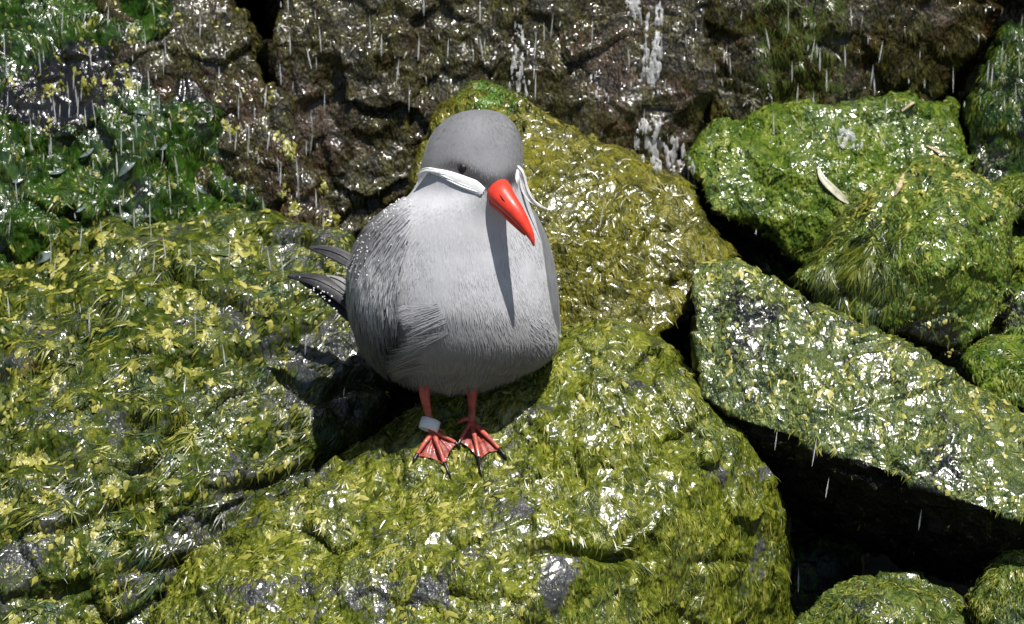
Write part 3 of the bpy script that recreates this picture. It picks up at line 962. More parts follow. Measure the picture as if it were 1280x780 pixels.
def barbs(name, parent, y, t, length, width, lift, dirfun, mat, colfun, off0=0.0, seg=3):
    """short soft feather barbs lying along the body"""
    n = len(y)
    e = 0.5
    p = PW(body_pt(y, t, off0))
    py = PW(body_pt(np.minimum(y + e, 490.5), t, off0)) - p
    pt = PW(body_pt(y, t + 0.01, off0)) - p
    py /= np.linalg.norm(py, axis=1)[:, None] + 1e-12
    pt /= np.linalg.norm(pt, axis=1)[:, None] + 1e-12
    nr = np.cross(py, pt)
    nr /= np.linalg.norm(nr, axis=1)[:, None] + 1e-12
    flip = np.sign((nr * (p - PW(np.stack([ring(y)[0], y, ring(y)[2]], 1)))).sum(1))
    nr *= flip[:, None]
    a, b = dirfun(y, t)
    d = py * a[:, None] + pt * b[:, None] + RNG.normal(0, 0.10, (n, 3))
    d -= nr * (d * nr).sum(1)[:, None]
    d /= np.linalg.norm(d, axis=1)[:, None] + 1e-12
    side = np.cross(d, nr)
    V = np.empty((n, seg, 2, 3))
    for i, q in enumerate(np.linspace(0, 1, seg)):
        c = p + (d * (length * q)[:, None] + nr * (lift * (q ** 1.3) - 0.6 * (q == 0))[:, None]) * S
        wv = side * (width * (1 - 0.85 * q) * 0.5)[:, None] * S
        V[:, i, 0] = c - wv
        V[:, i, 1] = c + wv
    base = (np.arange(n) * seg * 2)[:, None]
    F = np.concatenate([base + np.array([2 * i, 2 * i + 1, 2 * i + 3, 2 * i + 2])[None] for i in range(seg - 1)], 0)
    col = np.repeat(colfun(to_grid(p)) * RNG.uniform(0.93, 1.07, n)[:, None], seg * 2, 0)
    o = mesh_np(name, V.reshape(-1, 3), F, mat, parent, True, {'col': col}, BO)
    props(o, kind='stuff')
    return o


n = 16000
y = RNG.uniform(140, 489, n)
t = RNG.uniform(-0.6, math.pi + 0.6, n)
keep = RNG.random(n) < np.interp(y, [137, 240, 300], [0.5, 0.6, 1.0])
y, t = y[keep], t[keep]
n = len(y)
big = sstep(230, 330, y)
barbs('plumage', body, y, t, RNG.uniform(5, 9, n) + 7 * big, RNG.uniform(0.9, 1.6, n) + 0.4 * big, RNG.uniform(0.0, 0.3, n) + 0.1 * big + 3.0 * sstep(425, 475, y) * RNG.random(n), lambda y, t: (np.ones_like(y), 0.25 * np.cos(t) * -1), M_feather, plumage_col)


# wings: shells of plumage folded along the flanks
def make_wing(side):
    rows = np.linspace(246, 470, 60)
    if side < 0:
        inner = np.interp(rows, [246, 262, 285, 310, 350, 385, 400, 415, 435, 450, 470], [516, 522, 521, 516, 508, 503, 505, 506, 502, 490, 478])
        outer = math.radians(245)
    else:
        rows = np.linspace(262, 418, 50)
        inner = np.interp(rows, [262, 280, 300, 350, 390, 418], [664, 668, 673, 681, 688, 697])
        outer = math.radians(-65)
    m = 40
    Gs = np.empty((len(rows), m, 3))
    for i, yy in enumerate(rows):
        cx, a, cw, df, db = ring(yy)
        t0 = math.acos(np.clip((inner[i] - cx) / a, -0.99, 0.99))
        u = np.linspace(0, 1, m)
        tt = t0 + (outer - t0) * u
        v = (yy - rows[0]) / (rows[-1] - rows[0])
        prof = 9.0 * (sstep(0, 0.16 + 0.16 * float(sstep(360, 300, yy)), u) * 0.97 + 0.03) * math.sin(math.pi * min(max(0.12 + 0.80 * v, 0), 1)) ** 0.4
        Gs[i] = body_pt(np.full(m, yy), tt, prof - 1.2)
    gv = PW(Gs.reshape(-1, 3))
    x, yy, w = Gs.reshape(-1, 3).T
    base = np.array([0.18, 0.182, 0.192])
    pale = np.array([0.36, 0.36, 0.36])
    k = np.exp(-(((x - 468) / 36) ** 2 + ((yy - 358) / 38) ** 2)) * (side < 0) * sstep(-0.35, 0.25, noise(gv * np.array([1, 1, 0.25]), 9, 3.3))
    c = base * (1 - k[:, None]) + pale * k[:, None]
    if side < 0:
        c = wing_col(Gs.reshape(-1, 3))
    g = grid_mesh('wing', Gs, M_wing, BIRD, c)
    return g, Gs, c


def wing_col(g):
    x, y, w = g.T
    p = PW(g)
    k = np.exp(-(((x - 468) / 34) ** 2 + ((y - 352) / 36) ** 2)) * (x < 560)
    k = np.clip(2.1 * k * (0.62 + 0.8 * noise(p, 12, 6.1)), 0, 1)[:, None]
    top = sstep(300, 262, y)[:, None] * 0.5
    c = (np.array([0.16, 0.162, 0.172]) * (1 - 0.55 * (sstep(375, 425, y) * sstep(452, 500, x + 0.25 * (y - 400)))[:, None] - 0.2 * sstep(390, 440, y)[:, None])) * (1 - k) + np.array([0.68, 0.68, 0.68]) * k  # lower inner wing darkened: the shadow gap by the flank, painted in
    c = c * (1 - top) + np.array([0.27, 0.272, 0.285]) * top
    inn = np.interp(y, [246, 262, 285, 310, 350, 385, 400], [516, 522, 521, 516, 508, 503, 505])
    mel = (sstep(-62, 0, x - inn + 10 * noise(p, 20, 8.8)) * sstep(378, 310, y) * (x < 560))[:, None]
    return c * (1 - mel) + np.array([0.44, 0.445, 0.465]) * mel


wl_, GL_, _ = make_wing(-1)
wr_, GR_, _ = make_wing(1)
# wing covert barbs
n = 5200
ii = RNG.integers(2, 58, n)
y = np.linspace(246, 470, 60)[ii]
inner = np.interp(y, [246, 262, 285, 310, 350, 385, 400, 415, 435, 450, 470], [516, 522, 521, 516, 508, 503, 505, 506, 502, 490, 478])
cx_, a_ = ring(y)[:2]
t0 = np.arccos(np.clip((inner - cx_) / a_, -0.99, 0.99))
t = t0 + 0.02 + (math.radians(235) - t0) * RNG.random(n)
barbs('covert_feathers', wl_, y, t, RNG.uniform(12, 30, n), RNG.uniform(1.2, 2.6, n), RNG.uniform(0.2, 1.6, n), lambda y, t: (np.ones_like(y), 0.10 + 0 * y), M_wing, wing_col, 8.0)

# flank tufts that lap over the folded wing, and a ruffled hem on the far side
n = 2800
tipx = np.array([(497, 389), (499, 397), (503, 406), (507, 416), (509, 427), (498, 436), (486, 446), (478, 453), (473, 461), (480, 470)], float)
ci = RNG.integers(0, 10, n)
rl = np.minimum(12 + RNG.exponential(17, n), 74)
q_ = RNG.normal(0, 1, n)
xi = tipx[ci, 0] + rl * 0.93
y = np.clip(tipx[ci, 1] - rl * 0.22 + q_ * 3.4, 380, 478)
cx_, a_ = ring(y)[:2]
t = np.arccos(np.clip((xi - cx_) / a_, -0.97, 0.97))
barbs('flank_feathers', body, y, t, rl * RNG.uniform(0.75, 1.0, n), RNG.uniform(0.9, 1.7, n), 2.2 + 5.0 * sstep(50, 20, rl) * RNG.random(n), lambda y, t: (0.24 - 0.10 * q_, np.full(len(y), 1.0)), M_feather, lambda g: plumage_col(g) * 0.97, -1.4)
n = 420
y = RNG.uniform(395, 462, n)
xi = np.interp(y, [395, 430, 462], [672, 676, 660]) + RNG.uniform(-14, 18, n)
cx_, a_ = ring(y)[:2]
t = np.arccos(np.clip((xi - cx_) / a_, -0.98, 0.98))
barbs('flank_feathers', body, y, t, RNG.uniform(8, 20, n), RNG.uniform(0.9, 1.8, n), RNG.uniform(0.5, 3.5, n), lambda y, t: (0.9 - 0.3 * RNG.random(len(y)), np.full(len(y), -0.7)), M_feather, lambda g: plumage_col(g), -0.4)


n = 1800
y = RNG.uniform(466, 489, n)
t = RNG.uniform(0.15, math.pi - 0.15, n)
barbs('belly_fluff', body, y, t, RNG.uniform(7, 14, n), RNG.uniform(0.8, 1.6, n), RNG.uniform(2, 7, n), lambda y, t: (np.ones_like(y), 0.35 * np.sin(t * 9)), M_feather, lambda g: plumage_col(g) * 1.05, -0.5)


# strips and tapered tubes
def tube(name, pts, radii, mat, parent, seg=12, flat=1.0, flatdir=None, ends=True, lvl=24):
    """tapered tube through grid points; flat squeezes it along flatdir"""
    pts = np.array(pts, float)
    radii = np.array(radii, float)
    u = np.linspace(0, 1, len(pts))
    uu = np.linspace(0, 1, lvl)
    C = np.stack([_spl(u, pts[:, k], uu) for k in range(3)], 1)
    R = np.interp(uu, u, radii) if len(radii) == len(u) else np.interp(uu, np.linspace(0, 1, len(radii)), radii)
    T = np.gradient(C, axis=0)
    T /= np.linalg.norm(T, axis=1)[:, None]
    ref = np.array(flatdir if flatdir is not None else [0.13, 0.21, 1.0], float)
    A = np.cross(T, ref)
    A /= np.linalg.norm(A, axis=1)[:, None]
    B = np.cross(A, T)
    an = np.linspace(0, 2 * math.pi, seg, endpoint=False)
    Gt = C[:, None] + R[:, None, None] * (np.cos(an)[None, :, None] * A[:, None] + flat * np.sin(an)[None, :, None] * B[:, None])
    return grid_mesh(name, Gt, mat, parent, None, True, ends)


def _spl(u, v, uu):
    """Catmull-Rom through (u, v)"""
    m = np.gradient(v, u)
    i = np.clip(np.searchsorted(u, uu, 'right') - 1, 0, len(u) - 2)
    h = u[i + 1] - u[i]
    s = (uu - u[i]) / h
    return (2 * s ** 3 - 3 * s ** 2 + 1) * v[i] + (s ** 3 - 2 * s ** 2 + s) * h * m[i] + (-2 * s ** 3 + 3 * s ** 2) * v[i + 1] + (s ** 3 - s ** 2) * h * m[i + 1]


# white moustache stripe under the eye, ending in a curled plume
cl_ = np.array([(603, 240), (592, 233), (578, 227), (562, 220), (549, 215.5), (540, 214)], float)
hw_ = np.array([6.0, 8.4, 7.8, 6.2, 4.4, 3.0])
u = np.linspace(0, 1, 6)
uu = np.linspace(0, 1, 28)
cxs, cys = _spl(u, cl_[:, 0], uu), _spl(u, cl_[:, 1], uu)
hw2 = np.interp(uu, u, hw_)
tx, ty = np.gradient(cxs), np.gradient(cys)
ln = np.hypot(tx, ty)
nx, ny = -ty / ln, tx / ln
rowsG = []
for q in np.linspace(-1, 1, 9):
    xx, yy_ = cxs + nx * hw2 * q, cys + ny * hw2 * q
    rowsG.append(face_pt(xx, yy_, 0.9 + 1.5 * math.sqrt(max(0, 1 - q * q))))
grid_mesh('moustache_stripe', np.array(rowsG), M_white, BIRD)


def plume(name, pts, spread, n, rad, seed):
    """a curl of fine white feather strands that part towards the tip"""
    rg = np.random.default_rng(seed)
    pts = np.array(pts, float)
    V, F, off = [], [], 0
    an = np.linspace(0, 2 * math.pi, 6, endpoint=False)
    for k in range(n):
        o2 = rg.normal(0, 1, 3) * spread
        u = np.linspace(0, 1, len(pts))
        end = rg.uniform(0.55, 1.0)
        uu = np.linspace(0, end, 18)
        C = np.stack([_spl(u, pts[:, j], uu) for j in range(3)], 1)
        C = C + o2 * (0.8 * np.sin(math.pi * np.clip(uu * 0.9 + 0.1, 0, 1)) + 0.25)[:, None]
        R = rad * np.interp(uu / end, [0, 0.3, 0.8, 1], [0.9, 1.0, 0.6, 0.12])
        T = np.gradient(C, axis=0)
        T /= np.linalg.norm(T, axis=1)[:, None]
        A = np.cross(T, [0.13, 0.21, 1.0])
        A /= np.linalg.norm(A, axis=1)[:, None]
        B = np.cross(A, T)
        Gt = C[:, None] + R[:, None, None] * (np.cos(an)[None, :, None] * A[:, None] + np.sin(an)[None, :, None] * B[:, None])
        V.append(PW(Gt.reshape(-1, 3)))
        I = off + np.arange(18 * 6).reshape(18, 6)
        I2 = np.concatenate([I, I[:, :1]], 1)
        F.append(np.stack([I2[:-1, :-1], I2[1:, :-1], I2[1:, 1:], I2[:-1, 1:]], -1).reshape(-1, 4))
        off += 108
    return mesh_np(name, np.concatenate(V), np.concatenate(F), M_white, BIRD, True, None, BO)


st_pts = [face_pt(x_, y_, 0.5) for x_, y_ in ((604, 239), (592, 233), (578, 227), (562, 220), (549, 215.5), (539, 214))]
plume('moustache_stripe', st_pts, np.array([1.4, 1.7, 0.15]), 26, 1.1, 3)
pl = [face_pt(556, 217, 2)] + [face_pt(546, 213.5, 3)] + [face_pt(537, 212.5, 4)] + [face_pt(531, 215.5, 5)] + [face_pt(528, 221, 5)] + [face_pt(526.5, 230, 3)]
plume('face_plume', pl, np.array([1.1, 1.1, 0.5]), 30, 0.9, 4)
w0 = float(face_pt(648, 222, 0)[2])
plume('face_plume', [(646, 208, w0 + 3), (650, 214, w0 + 1), (653, 224, w0 - 4), (656, 236, w0 - 8), (663, 248, w0 - 12), (673, 256, w0 - 16), (687, 263, w0 - 20)], np.array([1.9, 1.3, 0.9]), 44, 1.0, 5)
plume('moustache_stripe', [(646, 213, w0 + 5), (646, 222, w0 + 8), (647, 234, w0 + 5)], np.array([1.8, 1.5, 0.6]), 30, 1.1, 6)

# eye with its rim
ec = face_pt(578.5, 209.5, 0.0)
tube('eye_rim', [ec + [-8, -4.5, -5], ec + [-3, -1.5, 0], ec + [3, 1.8, 0.5], ec + [8, 5.0, -3]], [0.8, 5.0, 5.0, 0.8], M_rim, BIRD, 14, 0.4)
tube('eye', [ec + [-5, -3.2, -2.5], ec + [-2, -1.2, 2.2], ec + [2, 1.2, 2.6], ec + [5, 3.2, -1.0]], [0.6, 3.6, 3.6, 0.6], M_eye, BIRD, 14, 0.4)

# bill: upper and lower mandible meeting along the gape
wb = float(face_pt(622, 236, 0)[2])
billroot = empty('bill', PW([[624, 238, wb]])[0])
billroot.parent = BIRD
billroot.location = billroot.location - BIRD.location
BR_OFF = billroot
tube('upper_mandible', [(621, 234, wb - 14), (625, 241, wb + 0), (634, 252, wb + 9), (645, 265, wb + 16), (656.5, 282, wb + 18), (664.5, 297, wb + 17), (667.5, 307.5, wb + 14)],
     [16, 16.5, 13.4, 10.6, 7.2, 4.0, 0.8], M_bill, billroot, 20, 0.85)
tube('lower_mandible', [(613, 242, wb - 14), (618, 248, wb - 8), (628, 259, wb + 0), (639, 272, wb + 7), (650, 285, wb + 10), (657, 294, wb + 11)],
     [11, 10.0, 8.0, 6.2, 4.0, 1.6], M_bill, billroot, 16, 0.9)
tube('gape_line', [(607, 243, wb - 6), (616, 247, wb + 4), (628, 257.5, wb + 11), (641, 272, wb + 15), (652, 285, wb + 15)], [1.8, 2.1, 1.9, 1.5, 0.6], M_billin, billroot, 8)


tube('nostril', [(624, 243, wb + 15.5), (628, 247.5, wb + 19), (631, 251.5, wb + 20.5)], [0.4, 0.8, 0.3], M_billin, billroot, 8)


# flight and tail feathers showing past the flank
def feather(pts, widths, mat, name, droop=(0, 0.5, 0.8), shade=(0.05, 0.05, 0.055), edge=None):
    pts = np.array(pts, float)
    u = np.linspace(0, 1, len(pts))
    uu = np.linspace(0, 1, 26)
    C = np.stack([_spl(u, pts[:, k], uu) for k in range(3)], 1)
    Wd = np.interp(uu, np.linspace(0, 1, len(widths)), widths)
    T = np.gradient(C, axis=0)
    T /= np.linalg.norm(T, axis=1)[:, None]
    A = np.cross(T, np.array([0.05, -0.45, 0.9]))
    A /= np.linalg.norm(A, axis=1)[:, None]
    Nn = np.cross(A, T)
    rows, cols = [], []
    for q in np.linspace(-1, 1, 11):
        r = C + A * (Wd * q)[:, None] + Nn * (2.5 * (1 - q * q))
        rows.append(r)
        e = abs(q) ** 4
        cc = np.tile(np.array(shade) * (1 - e) + np.array(edge if edge else shade) * e, (26, 1))
        cols.append(cc)
    top = np.array(rows)
    bot = top[::-1] - 1.4
    Gf = np.concatenate([top, bot], 0)
    cc = np.concatenate([np.array(cols), np.array(cols)[::-1]], 0).reshape(-1, 3)
    f = grid_mesh(name, np.concatenate([Gf, Gf[:1]], 0), mat, BIRD, np.concatenate([cc, cc[:26]], 0))
    tube('shaft', C[:-2] + Nn[:-2] * 3, [1.1, 0.9, 0.4], M_claw, f, 6)
    return f


feather([(470, 352, -60), (436, 326, -66), (412, 315, -72), (388, 311, -80)], [10, 9.5, 8, 2.0], M_quill, 'flight_feather', shade=(0.035, 0.035, 0.04), edge=(0.13, 0.13, 0.135))
feather([(480, 410, -40), (436, 374, -46), (398, 352, -52), (361, 346, -60)], [15, 13, 10, 1.5], M_quill, 'flight_feather', shade=(0.026, 0.026, 0.031), edge=(0.05, 0.05, 0.055))
feather([(480, 404, -50), (436, 384, -56), (402, 362, -62), (376, 352, -68)], [14, 13, 10, 1.5], M_quill, 'flight_feather', shade=(0.02, 0.02, 0.024))
feather([(478, 420, -48), (440, 392, -54), (418, 376, -60), (402, 368, -66)], [13, 12, 9, 2.0], M_quill, 'flight_feather', shade=(0.03, 0.03, 0.035))
feather([(470, 378, -44), (440, 362, -48), (424, 352, -52), (409, 346, -58)], [9, 8, 6, 1.5], M_quill, 'tail_feather', shade=(0.22, 0.22, 0.22), edge=(0.3, 0.3, 0.3))


# legs and webbed feet
def foot_pt(x, y, up=1.5):
    h = hit(x, y, BVH_P)
    g = to_grid((h[0] + h[1] * up * S)[None])[0]
    return g


def make_leg(top, knee, ankle, toes, hind, splay, band=None):
    an = foot_pt(*ankle, 5)
    leg = tube('leg', [(top[0], top[1] - 12, an[2] - 2 - (ankle[1] - top[1]) * -0.28), (top[0], top[1] + 6, an[2] + (ankle[1] - top[1]) * 0.2), (knee[0], knee[1], an[2] + (ankle[1] - knee[1]) * 0.12), (an[0], an[1], an[2])],
               [8.5, 6.8, 4.6, 5.0], M_skin, BIRD, 12, 0.9)
    tips = []
    for (tx_, ty_, cx2, cy2) in toes:
        tip = foot_pt(tx_, ty_, 2.4)
        mid = (an + tip) / 2 + [0, -1.5, 2.5]
        toe = tube('toe', [an + [0, 0, -1], mid, tip], [4.0, 2.9, 2.3], M_skin, leg, 10)
        cl2 = foot_pt(cx2, cy2, 1.6)
        tube('claw', [tip * 0.85 + mid * 0.15, (tip + cl2) / 2 + [0, -0.6, 1.6], cl2], [2.8, 2.1, 0.5], M_claw, leg, 8, lvl=12)
        tips.append(tip)
    # web between neighbouring toes, scalloped edge
    for a, b in zip(tips[:-1], tips[1:]):
        rows = []
        for q in np.linspace(0, 1, 13):
            sc = 1 - 0.10 * math.sin(math.pi * q)
            e = an + ((a * (1 - q) + b * q) - an) * sc
            ray = []
            for r in np.linspace(0.03, 1, 14):
                p = an * (1 - r) + e * r
                hh = foot_pt(p[0], p[1], 1.2)
                p = p.copy()
                p[2] = max(hh[2] * 0.6 + p[2] * 0.4, hh[2]) + 1.0 + 0.9 * math.sin(q * 19 + r * 3)
                ray.append(p)
            rows.append(ray)
        rows = np.array(rows)
        top_ = rows + [0, 0, 0.5]
        Gw = np.concatenate([top_, rows[::-1] - [0, 0, 0.6], top_[:1]], 0)
        grid_mesh('web', Gw, M_web, leg)
    hp = foot_pt(*hind, 3)
    tube('hind_toe', [an + [0, -5, 0], (an + hp) / 2 + [0, -4, 2], hp], [3.4, 3.0, 1.6], M_skin, leg, 8, lvl=12)
    if band:
        c = np.array([band[0], band[1], an[2] + (ankle[1] - band[1]) * 0.12])
        ax = np.array([-0.30, 0.93, 0.22])
        ax /= np.linalg.norm(ax)
        A = np.cross(ax, [0, 0, 1.0])
        A /= np.linalg.norm(A)
        B = np.cross(ax, A)
        prof = [(-7, 10.2), (-7.4, 11.2), (-6.6, 12.4), (0, 12.8), (6.6, 12.4), (7.4, 11.2), (7, 10.2), (0, 9.8)]
        ang = np.linspace(0, 2 * math.pi, 40, endpoint=False)
        Gb = np.array([[c + ax * h_ + r_ * (np.cos(t_) * A + 0.8 * np.sin(t_) * B) for t_ in ang] for h_, r_ in prof + prof[:1]])
        o = grid_mesh('leg_band', Gb, M_ring, leg, None, True)
        o['label'] = 'white plastic identification ring around the leg'
    return leg


make_leg((531, 488), (535, 515), (543, 543), [(521, 571, 516, 580), (555, 582, 563, 598), (571, 556, 575, 561)], (552, 541), 0, band=(537, 531))
make_leg((590, 487), (590, 512), (590, 529), [(574, 553, 571, 560), (600, 577, 603, 597), (627, 565, 634, 575)], (571, 531), 0)


# ------------------------------------------------------------------ water beads on the plumage
def beads(name, pts, radii, parent):
    bm = bmesh.new()
    bmesh.ops.create_icosphere(bm, subdivisions=2, radius=1)
    bv = np.array([v.co for v in bm.verts])
    bf = np.array([[v.index for v in f.verts] for f in bm.faces])
    bm.free()
    V = (pts[:, None] + bv[None] * (radii * S)[:, None, None]).reshape(-1, 3)
    F = (bf[None] + (np.arange(len(pts)) * len(bv))[:, None, None]).reshape(-1, 3)
    o = mesh_np(name, V, F, M_drop, parent, True, origin=BO)
    return props(o, kind='stuff')


n = 130
y = RNG.uniform(248, 350, n)
x = np.interp(y, [248, 262, 300, 350], [506, 488, 455, 442]) + RNG.exponential(7, n)
beads('water_beads', PW(face_pt(x, y, 9.0)), RNG.uniform(0.5, 1.3, n), BIRD)
n = 26
q = RNG.random(n)
xx, yy = 372 + 62 * q, 348 + 36 * q + RNG.uniform(-8, 14, n)
beads('water_beads', PW(np.stack([xx, yy, -40 + RNG.uniform(0, 4, n)], 1)), RNG.uniform(0.6, 1.4, n), BIRD)

# ------------------------------------------------------------------ litter and sky-reflection flakes on the rocks
M_leaf = plain_mat('pale_dead_leaf', (0.42, 0.40, 0.30), 0.45, 0.25, 10, 0.8, 0.4)
M_twig = plain_mat('bleached_twig', (0.40, 0.33, 0.20), 0.5, 0.3, 6, 0.8, 0.2)
M_sky_flake = plain_mat('sky_reflection_flake', (0.11, 0.15, 0.13), 0.15, 0.3, 10, 1.2, 1.0)  # glossy flakes standing in for sky reflections on the wet rock


def leaf(name, pts, widths, mat, label, cat, group=None, up=3.0):
    g = np.array([to_grid((hit(x, y)[0] + hit(x, y)[1] * up * S)[None])[0] for x, y in pts])
    u = np.linspace(0, 1, len(g))
    uu = np.linspace(0, 1, 14)
    C = np.stack([_spl(u, g[:, k], uu) for k in range(3)], 1)
    C[:, 2] = np.interp(uu, [0, 0.5, 1], [C[0, 2], max(C[0, 2], C[-1, 2], C[7, 2]) + 2, C[-1, 2]])
    Wd = np.interp(uu, np.linspace(0, 1, len(widths)), widths)
    T = np.gradient(C, axis=0)
    T /= np.linalg.norm(T, axis=1)[:, None] + 1e-9
    A = np.cross(T, [0.1, -0.4, 0.9])
    A /= np.linalg.norm(A, axis=1)[:, None]
    N_ = np.cross(A, T)
    top = np.array([C + A * (Wd * q)[:, None] + N_ * (Wd * 0.35 * q * q)[:, None] for q in np.linspace(-1, 1, 7)])
    Gl = np.concatenate([top, top[::-1] - N_ * 0.9, top[:1]], 0)
    V = PW(Gl.reshape(-1, 3))
    I = np.arange(len(V)).reshape(Gl.shape[:2])
    F = np.stack([I[:-1, :-1], I[1:, :-1], I[1:, 1:], I[:-1, 1:]], -1).reshape(-1, 4)
    o = mesh_np(name, V, F, mat, origin=V.mean(0))
    return props(o, label, cat, group)


leaf('fallen_leaf', [(1021, 209), (1030, 226), (1046, 243), (1063, 256)], [1.2, 3.5, 5.0, 4.5, 1.0], M_leaf, 'slender pale fallen leaf lying on the leaf green boulder', 'leaf')
leaf('twig', [(1126, 137), (1140, 131), (1153, 124)], [1.2, 1.8, 1.0], M_twig, 'short bleached twig on top of the leaf green boulder', 'twig')
leaf('twig', [(1120, 246), (1124, 232), (1128, 218)], [1.6, 3.2, 1.4], M_twig, 'tan strip of stalk against the rounded boulder\'s shoulder', 'twig')
leaf('twig', [(1160, 182), (1172, 190), (1184, 197)], [1.0, 1.8, 0.8], M_twig, 'thin straw above the crown of the rounded boulder', 'twig')
for k, (x, y, a_, ln_, wd_) in enumerate([(160, 207, 0.9, 17, 8), (56, 322, 0.7, 12, 9), (72, 216, 0.2, 9, 5), (176, 141, -0.3, 8, 5), (108, 190, 0.5, 10, 4), (250, 236, -0.6, 9, 6),
                                          (22, 226, 0.1, 7, 4), (204, 183, 0.5, 6, 4), (160, 274, 0.2, 9, 4), (98, 262, 0.3, 8, 3)]):
    dx, dy = math.cos(a_) * ln_, -math.sin(a_) * ln_
    leaf('sky_flake', [(x - dx, y - dy), (x, y), (x + dx, y + dy)], [0.8, wd_ * 0.6, wd_ * 0.7, 0.8], M_sky_flake,
         'grey green wet flake added as a sky reflection on the dark dripping boulder', 'leaf', 'sky reflection flakes on the dark dripping boulder', 2.5)

# ------------------------------------------------------------------ falling and running water
M_fall = water_mat('falling_water', 0.10, 0.66, (0.99, 0.99, 1.0))


def drop_mesh(name, L_, r):
    u = np.linspace(0, 1, 11)
    R = r * np.sin(math.pi * np.clip(u * 0.97 + 0.015, 0, 1)) ** 0.7 * (0.45 + 0.55 * u)
    an = np.linspace(0, 2 * math.pi, 8, endpoint=False)
    V = np.stack([np.outer(R, np.cos(an)), np.outer(R, np.sin(an)), np.repeat((0.5 - u)[:, None] * L_, 8, 1)], -1).reshape(-1, 3) * S
    I = np.arange(88).reshape(11, 8)
    I2 = np.concatenate([I, I[:, :1]], 1)
    F = np.stack([I2[:-1, :-1], I2[1:, :-1], I2[1:, 1:], I2[:-1, 1:]], -1).reshape(-1, 4)
    me_o = mesh_np(name, V, F, M_fall)
    me = me_o.data
    bpy.data.objects.remove(me_o)
    return me


DM = [drop_mesh('water_drop', L_, r) for L_, r in ((14, 1.0), (20, 1.05), (28, 1.1), (38, 1.15), (9, 1.2), (32, 1.5))]
spots = [(78, 25), (92, 24), (135, 20), (172, 112), (40, 185), (92, 100), (130, 98), (190, 135), (170, 160), (310, 185), (332, 120), (274, 92), (292, 102), (320, 25), (395, 250), (412, 265), (250, 32),
         (430, 490), (1150, 650), (970, 550), (1018, 565), (1034, 610), (998, 725), (1064, 20), (1090, 95), (1085, 50), (1017, 125), (990, 90), (1101, 65), (1240, 95), (752, 270), (600, 15), (680, 40), (497, 90), (700, 30),
         (100, 385), (280, 445), (382, 430), (374, 570), (1125, 305), (945, 290), (75, 755), (250, 610), (450, 420), (560, 60), (1010, 60), (1180, 60), (1260, 160), (870, 30), (905, 70)]
while len(spots) < 270:
    if random.random() < 0.62:
        spots.append((random.uniform(0, 420), random.gauss(150, 110)))
    else:
        spots.append((random.uniform(420, 1280), random.gauss(60, 60)))
for (x, y) in spots:
    if not (2 < x < 1278 and 2 < y < 778) or (430 < x < 700 and 130 < y < 500):
        continue
    h = hit(x, y)
    if h is None:
        continue
    o = bpy.data.objects.new('water_drop', random.choice(DM))
    COL.objects.link(o)
    o.location = Vector(P1(x, y, h[2] + random.uniform(14, 70)))
    o.rotation_euler = (random.gauss(0, 0.05), random.gauss(0.09, 0.06), random.uniform(0, 6))
    rk = ROCKS[OWN[h[3]]]['label']
    where = next((t for k_, t in (('dark green dripping', 'the dark green dripping boulder'), ('mottled', 'the yellow mottled boulder'), ('streaming wet', 'the brown streaming boulder'), ('mud coloured', 'the mud brown boulder'), ('brown glittering', 'the brown glittering boulder'),
                                  ('golden green', 'the golden green boulder'), ('slab boulder', 'the slanting slab'), ('leaf green boulder with', 'the leaf green boulder'), ('rounded boulder wedged', 'the rounded boulder'),
                                  ('bird stands', 'the boulder under the bird'), ('glistening', 'the dark glistening boulder')) if k_ in rk), 'a shaded gap between boulders')
    props(o, 'slim drop of water falling in front of ' + where, 'water drop', 'drops falling in front of ' + where)


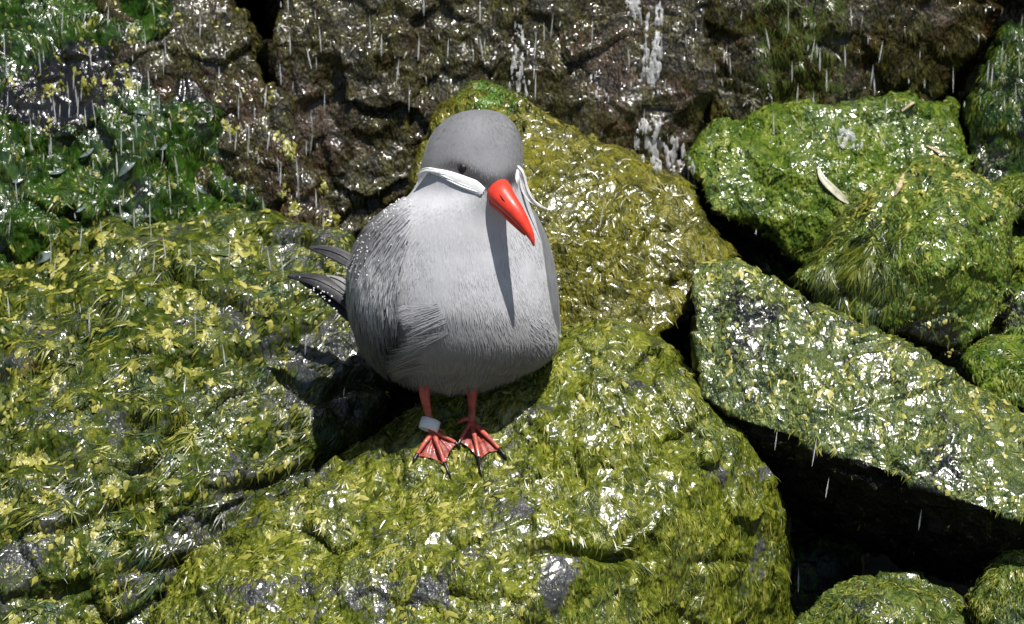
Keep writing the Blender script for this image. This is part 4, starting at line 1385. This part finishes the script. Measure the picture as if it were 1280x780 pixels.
def trickle(x0, y0, x1, y1, r, label, n=26, seed=0):
    """a broken run of water hugging the rock: threads and lumps melted into one skin"""
    rg = np.random.default_rng(seed)
    bm = bmesh.new()
    threads = [(rg.normal(0, r * 0.45), rg.uniform(0, 6), rg.uniform(0.2, 0.6)) for _ in range(5 + n // 8)]
    for k in range(n * 7):
        ox, ph, fr = threads[k % len(threads)]
        u = rg.random()
        x = x0 + (x1 - x0) * u + ox * (0.5 + u) + r * 0.18 * math.sin(u * 9 + ph) + rg.normal(0, r * 0.08)
        y = y0 + (y1 - y0) * u
        h = hit(x, y)
        if h is None or noise(h[0][None], 13, seed + 3.3)[0] < -0.3:
            continue
        rr = r * (0.045 + 0.16 * rg.random() ** 2.4) * (0.6 + 0.9 * u * (1.3 - u))
        c = h[0] + FWD * S * rg.uniform(0.5, 4)
        m = bmesh.ops.create_icosphere(bm, subdivisions=1, radius=1.0)['verts']
        sc = (rr * 0.9 * S, rr * 0.7 * S, rr * S * rg.uniform(1.2, 5.0))
        for vv in m:
            vv.co = Vector((vv.co.x * sc[0] + c[0], vv.co.y * sc[1] + c[1], vv.co.z * sc[2] + c[2]))
    me = bpy.data.meshes.new('water_trickle')
    bm.to_mesh(me)
    bm.free()
    o = bpy.data.objects.new('water_trickle', me)
    COL.objects.link(o)
    r_ = o.modifiers.new('r', 'REMESH')
    r_.mode = 'VOXEL'
    r_.voxel_size = 0.9 * S
    s_ = o.modifiers.new('s', 'SMOOTH')
    s_.iterations = 3
    m2 = bpy.data.meshes.new_from_object(o.evaluated_get(bpy.context.evaluated_depsgraph_get()))
    o.modifiers.clear()
    o.data = m2
    c = P1((x0 + x1) / 2, y1, to_grid(np.array(hit((x0 + x1) / 2, max(y1, 3))[0])[None])[0][2])
    m2.transform(__import__('mathutils').Matrix.Translation(Vector(-c)))
    o.location = Vector(c)
    m2.materials.clear()
    m2.materials.append(M_fall)
    m2.polygons.foreach_set('use_smooth', np.full(len(m2.polygons), True))
    return props(o, label, 'water', kind='stuff')


trickle(790, -12, 798, 24, 15, 'short white spout at the upper edge of the brown boulder', 22, 1)
trickle(827, 6, 817, 106, 17, 'longest white trickle down the brown streaming boulder', 46, 2)
trickle(806, 150, 828, 214, 19, 'white splash where water lands behind the golden boulder', 46, 3)
trickle(741, 86, 743, 124, 10, 'small white dribble above the golden boulder\'s ridge', 16, 4)
trickle(648, 30, 652, 122, 13, 'white dribble ending beside the bright moss tuft', 36, 5)
trickle(958, 104, 962, 128, 6, 'tiny white drip on the ledge over the leaf green boulder', 10, 6)
trickle(496, 62, 498, 108, 6, 'thin white dribble left of the bright moss tuft', 16, 7)
trickle(1058, 160, 1064, 186, 14, 'splash of water landing on the leaf green boulder', 28, 8)
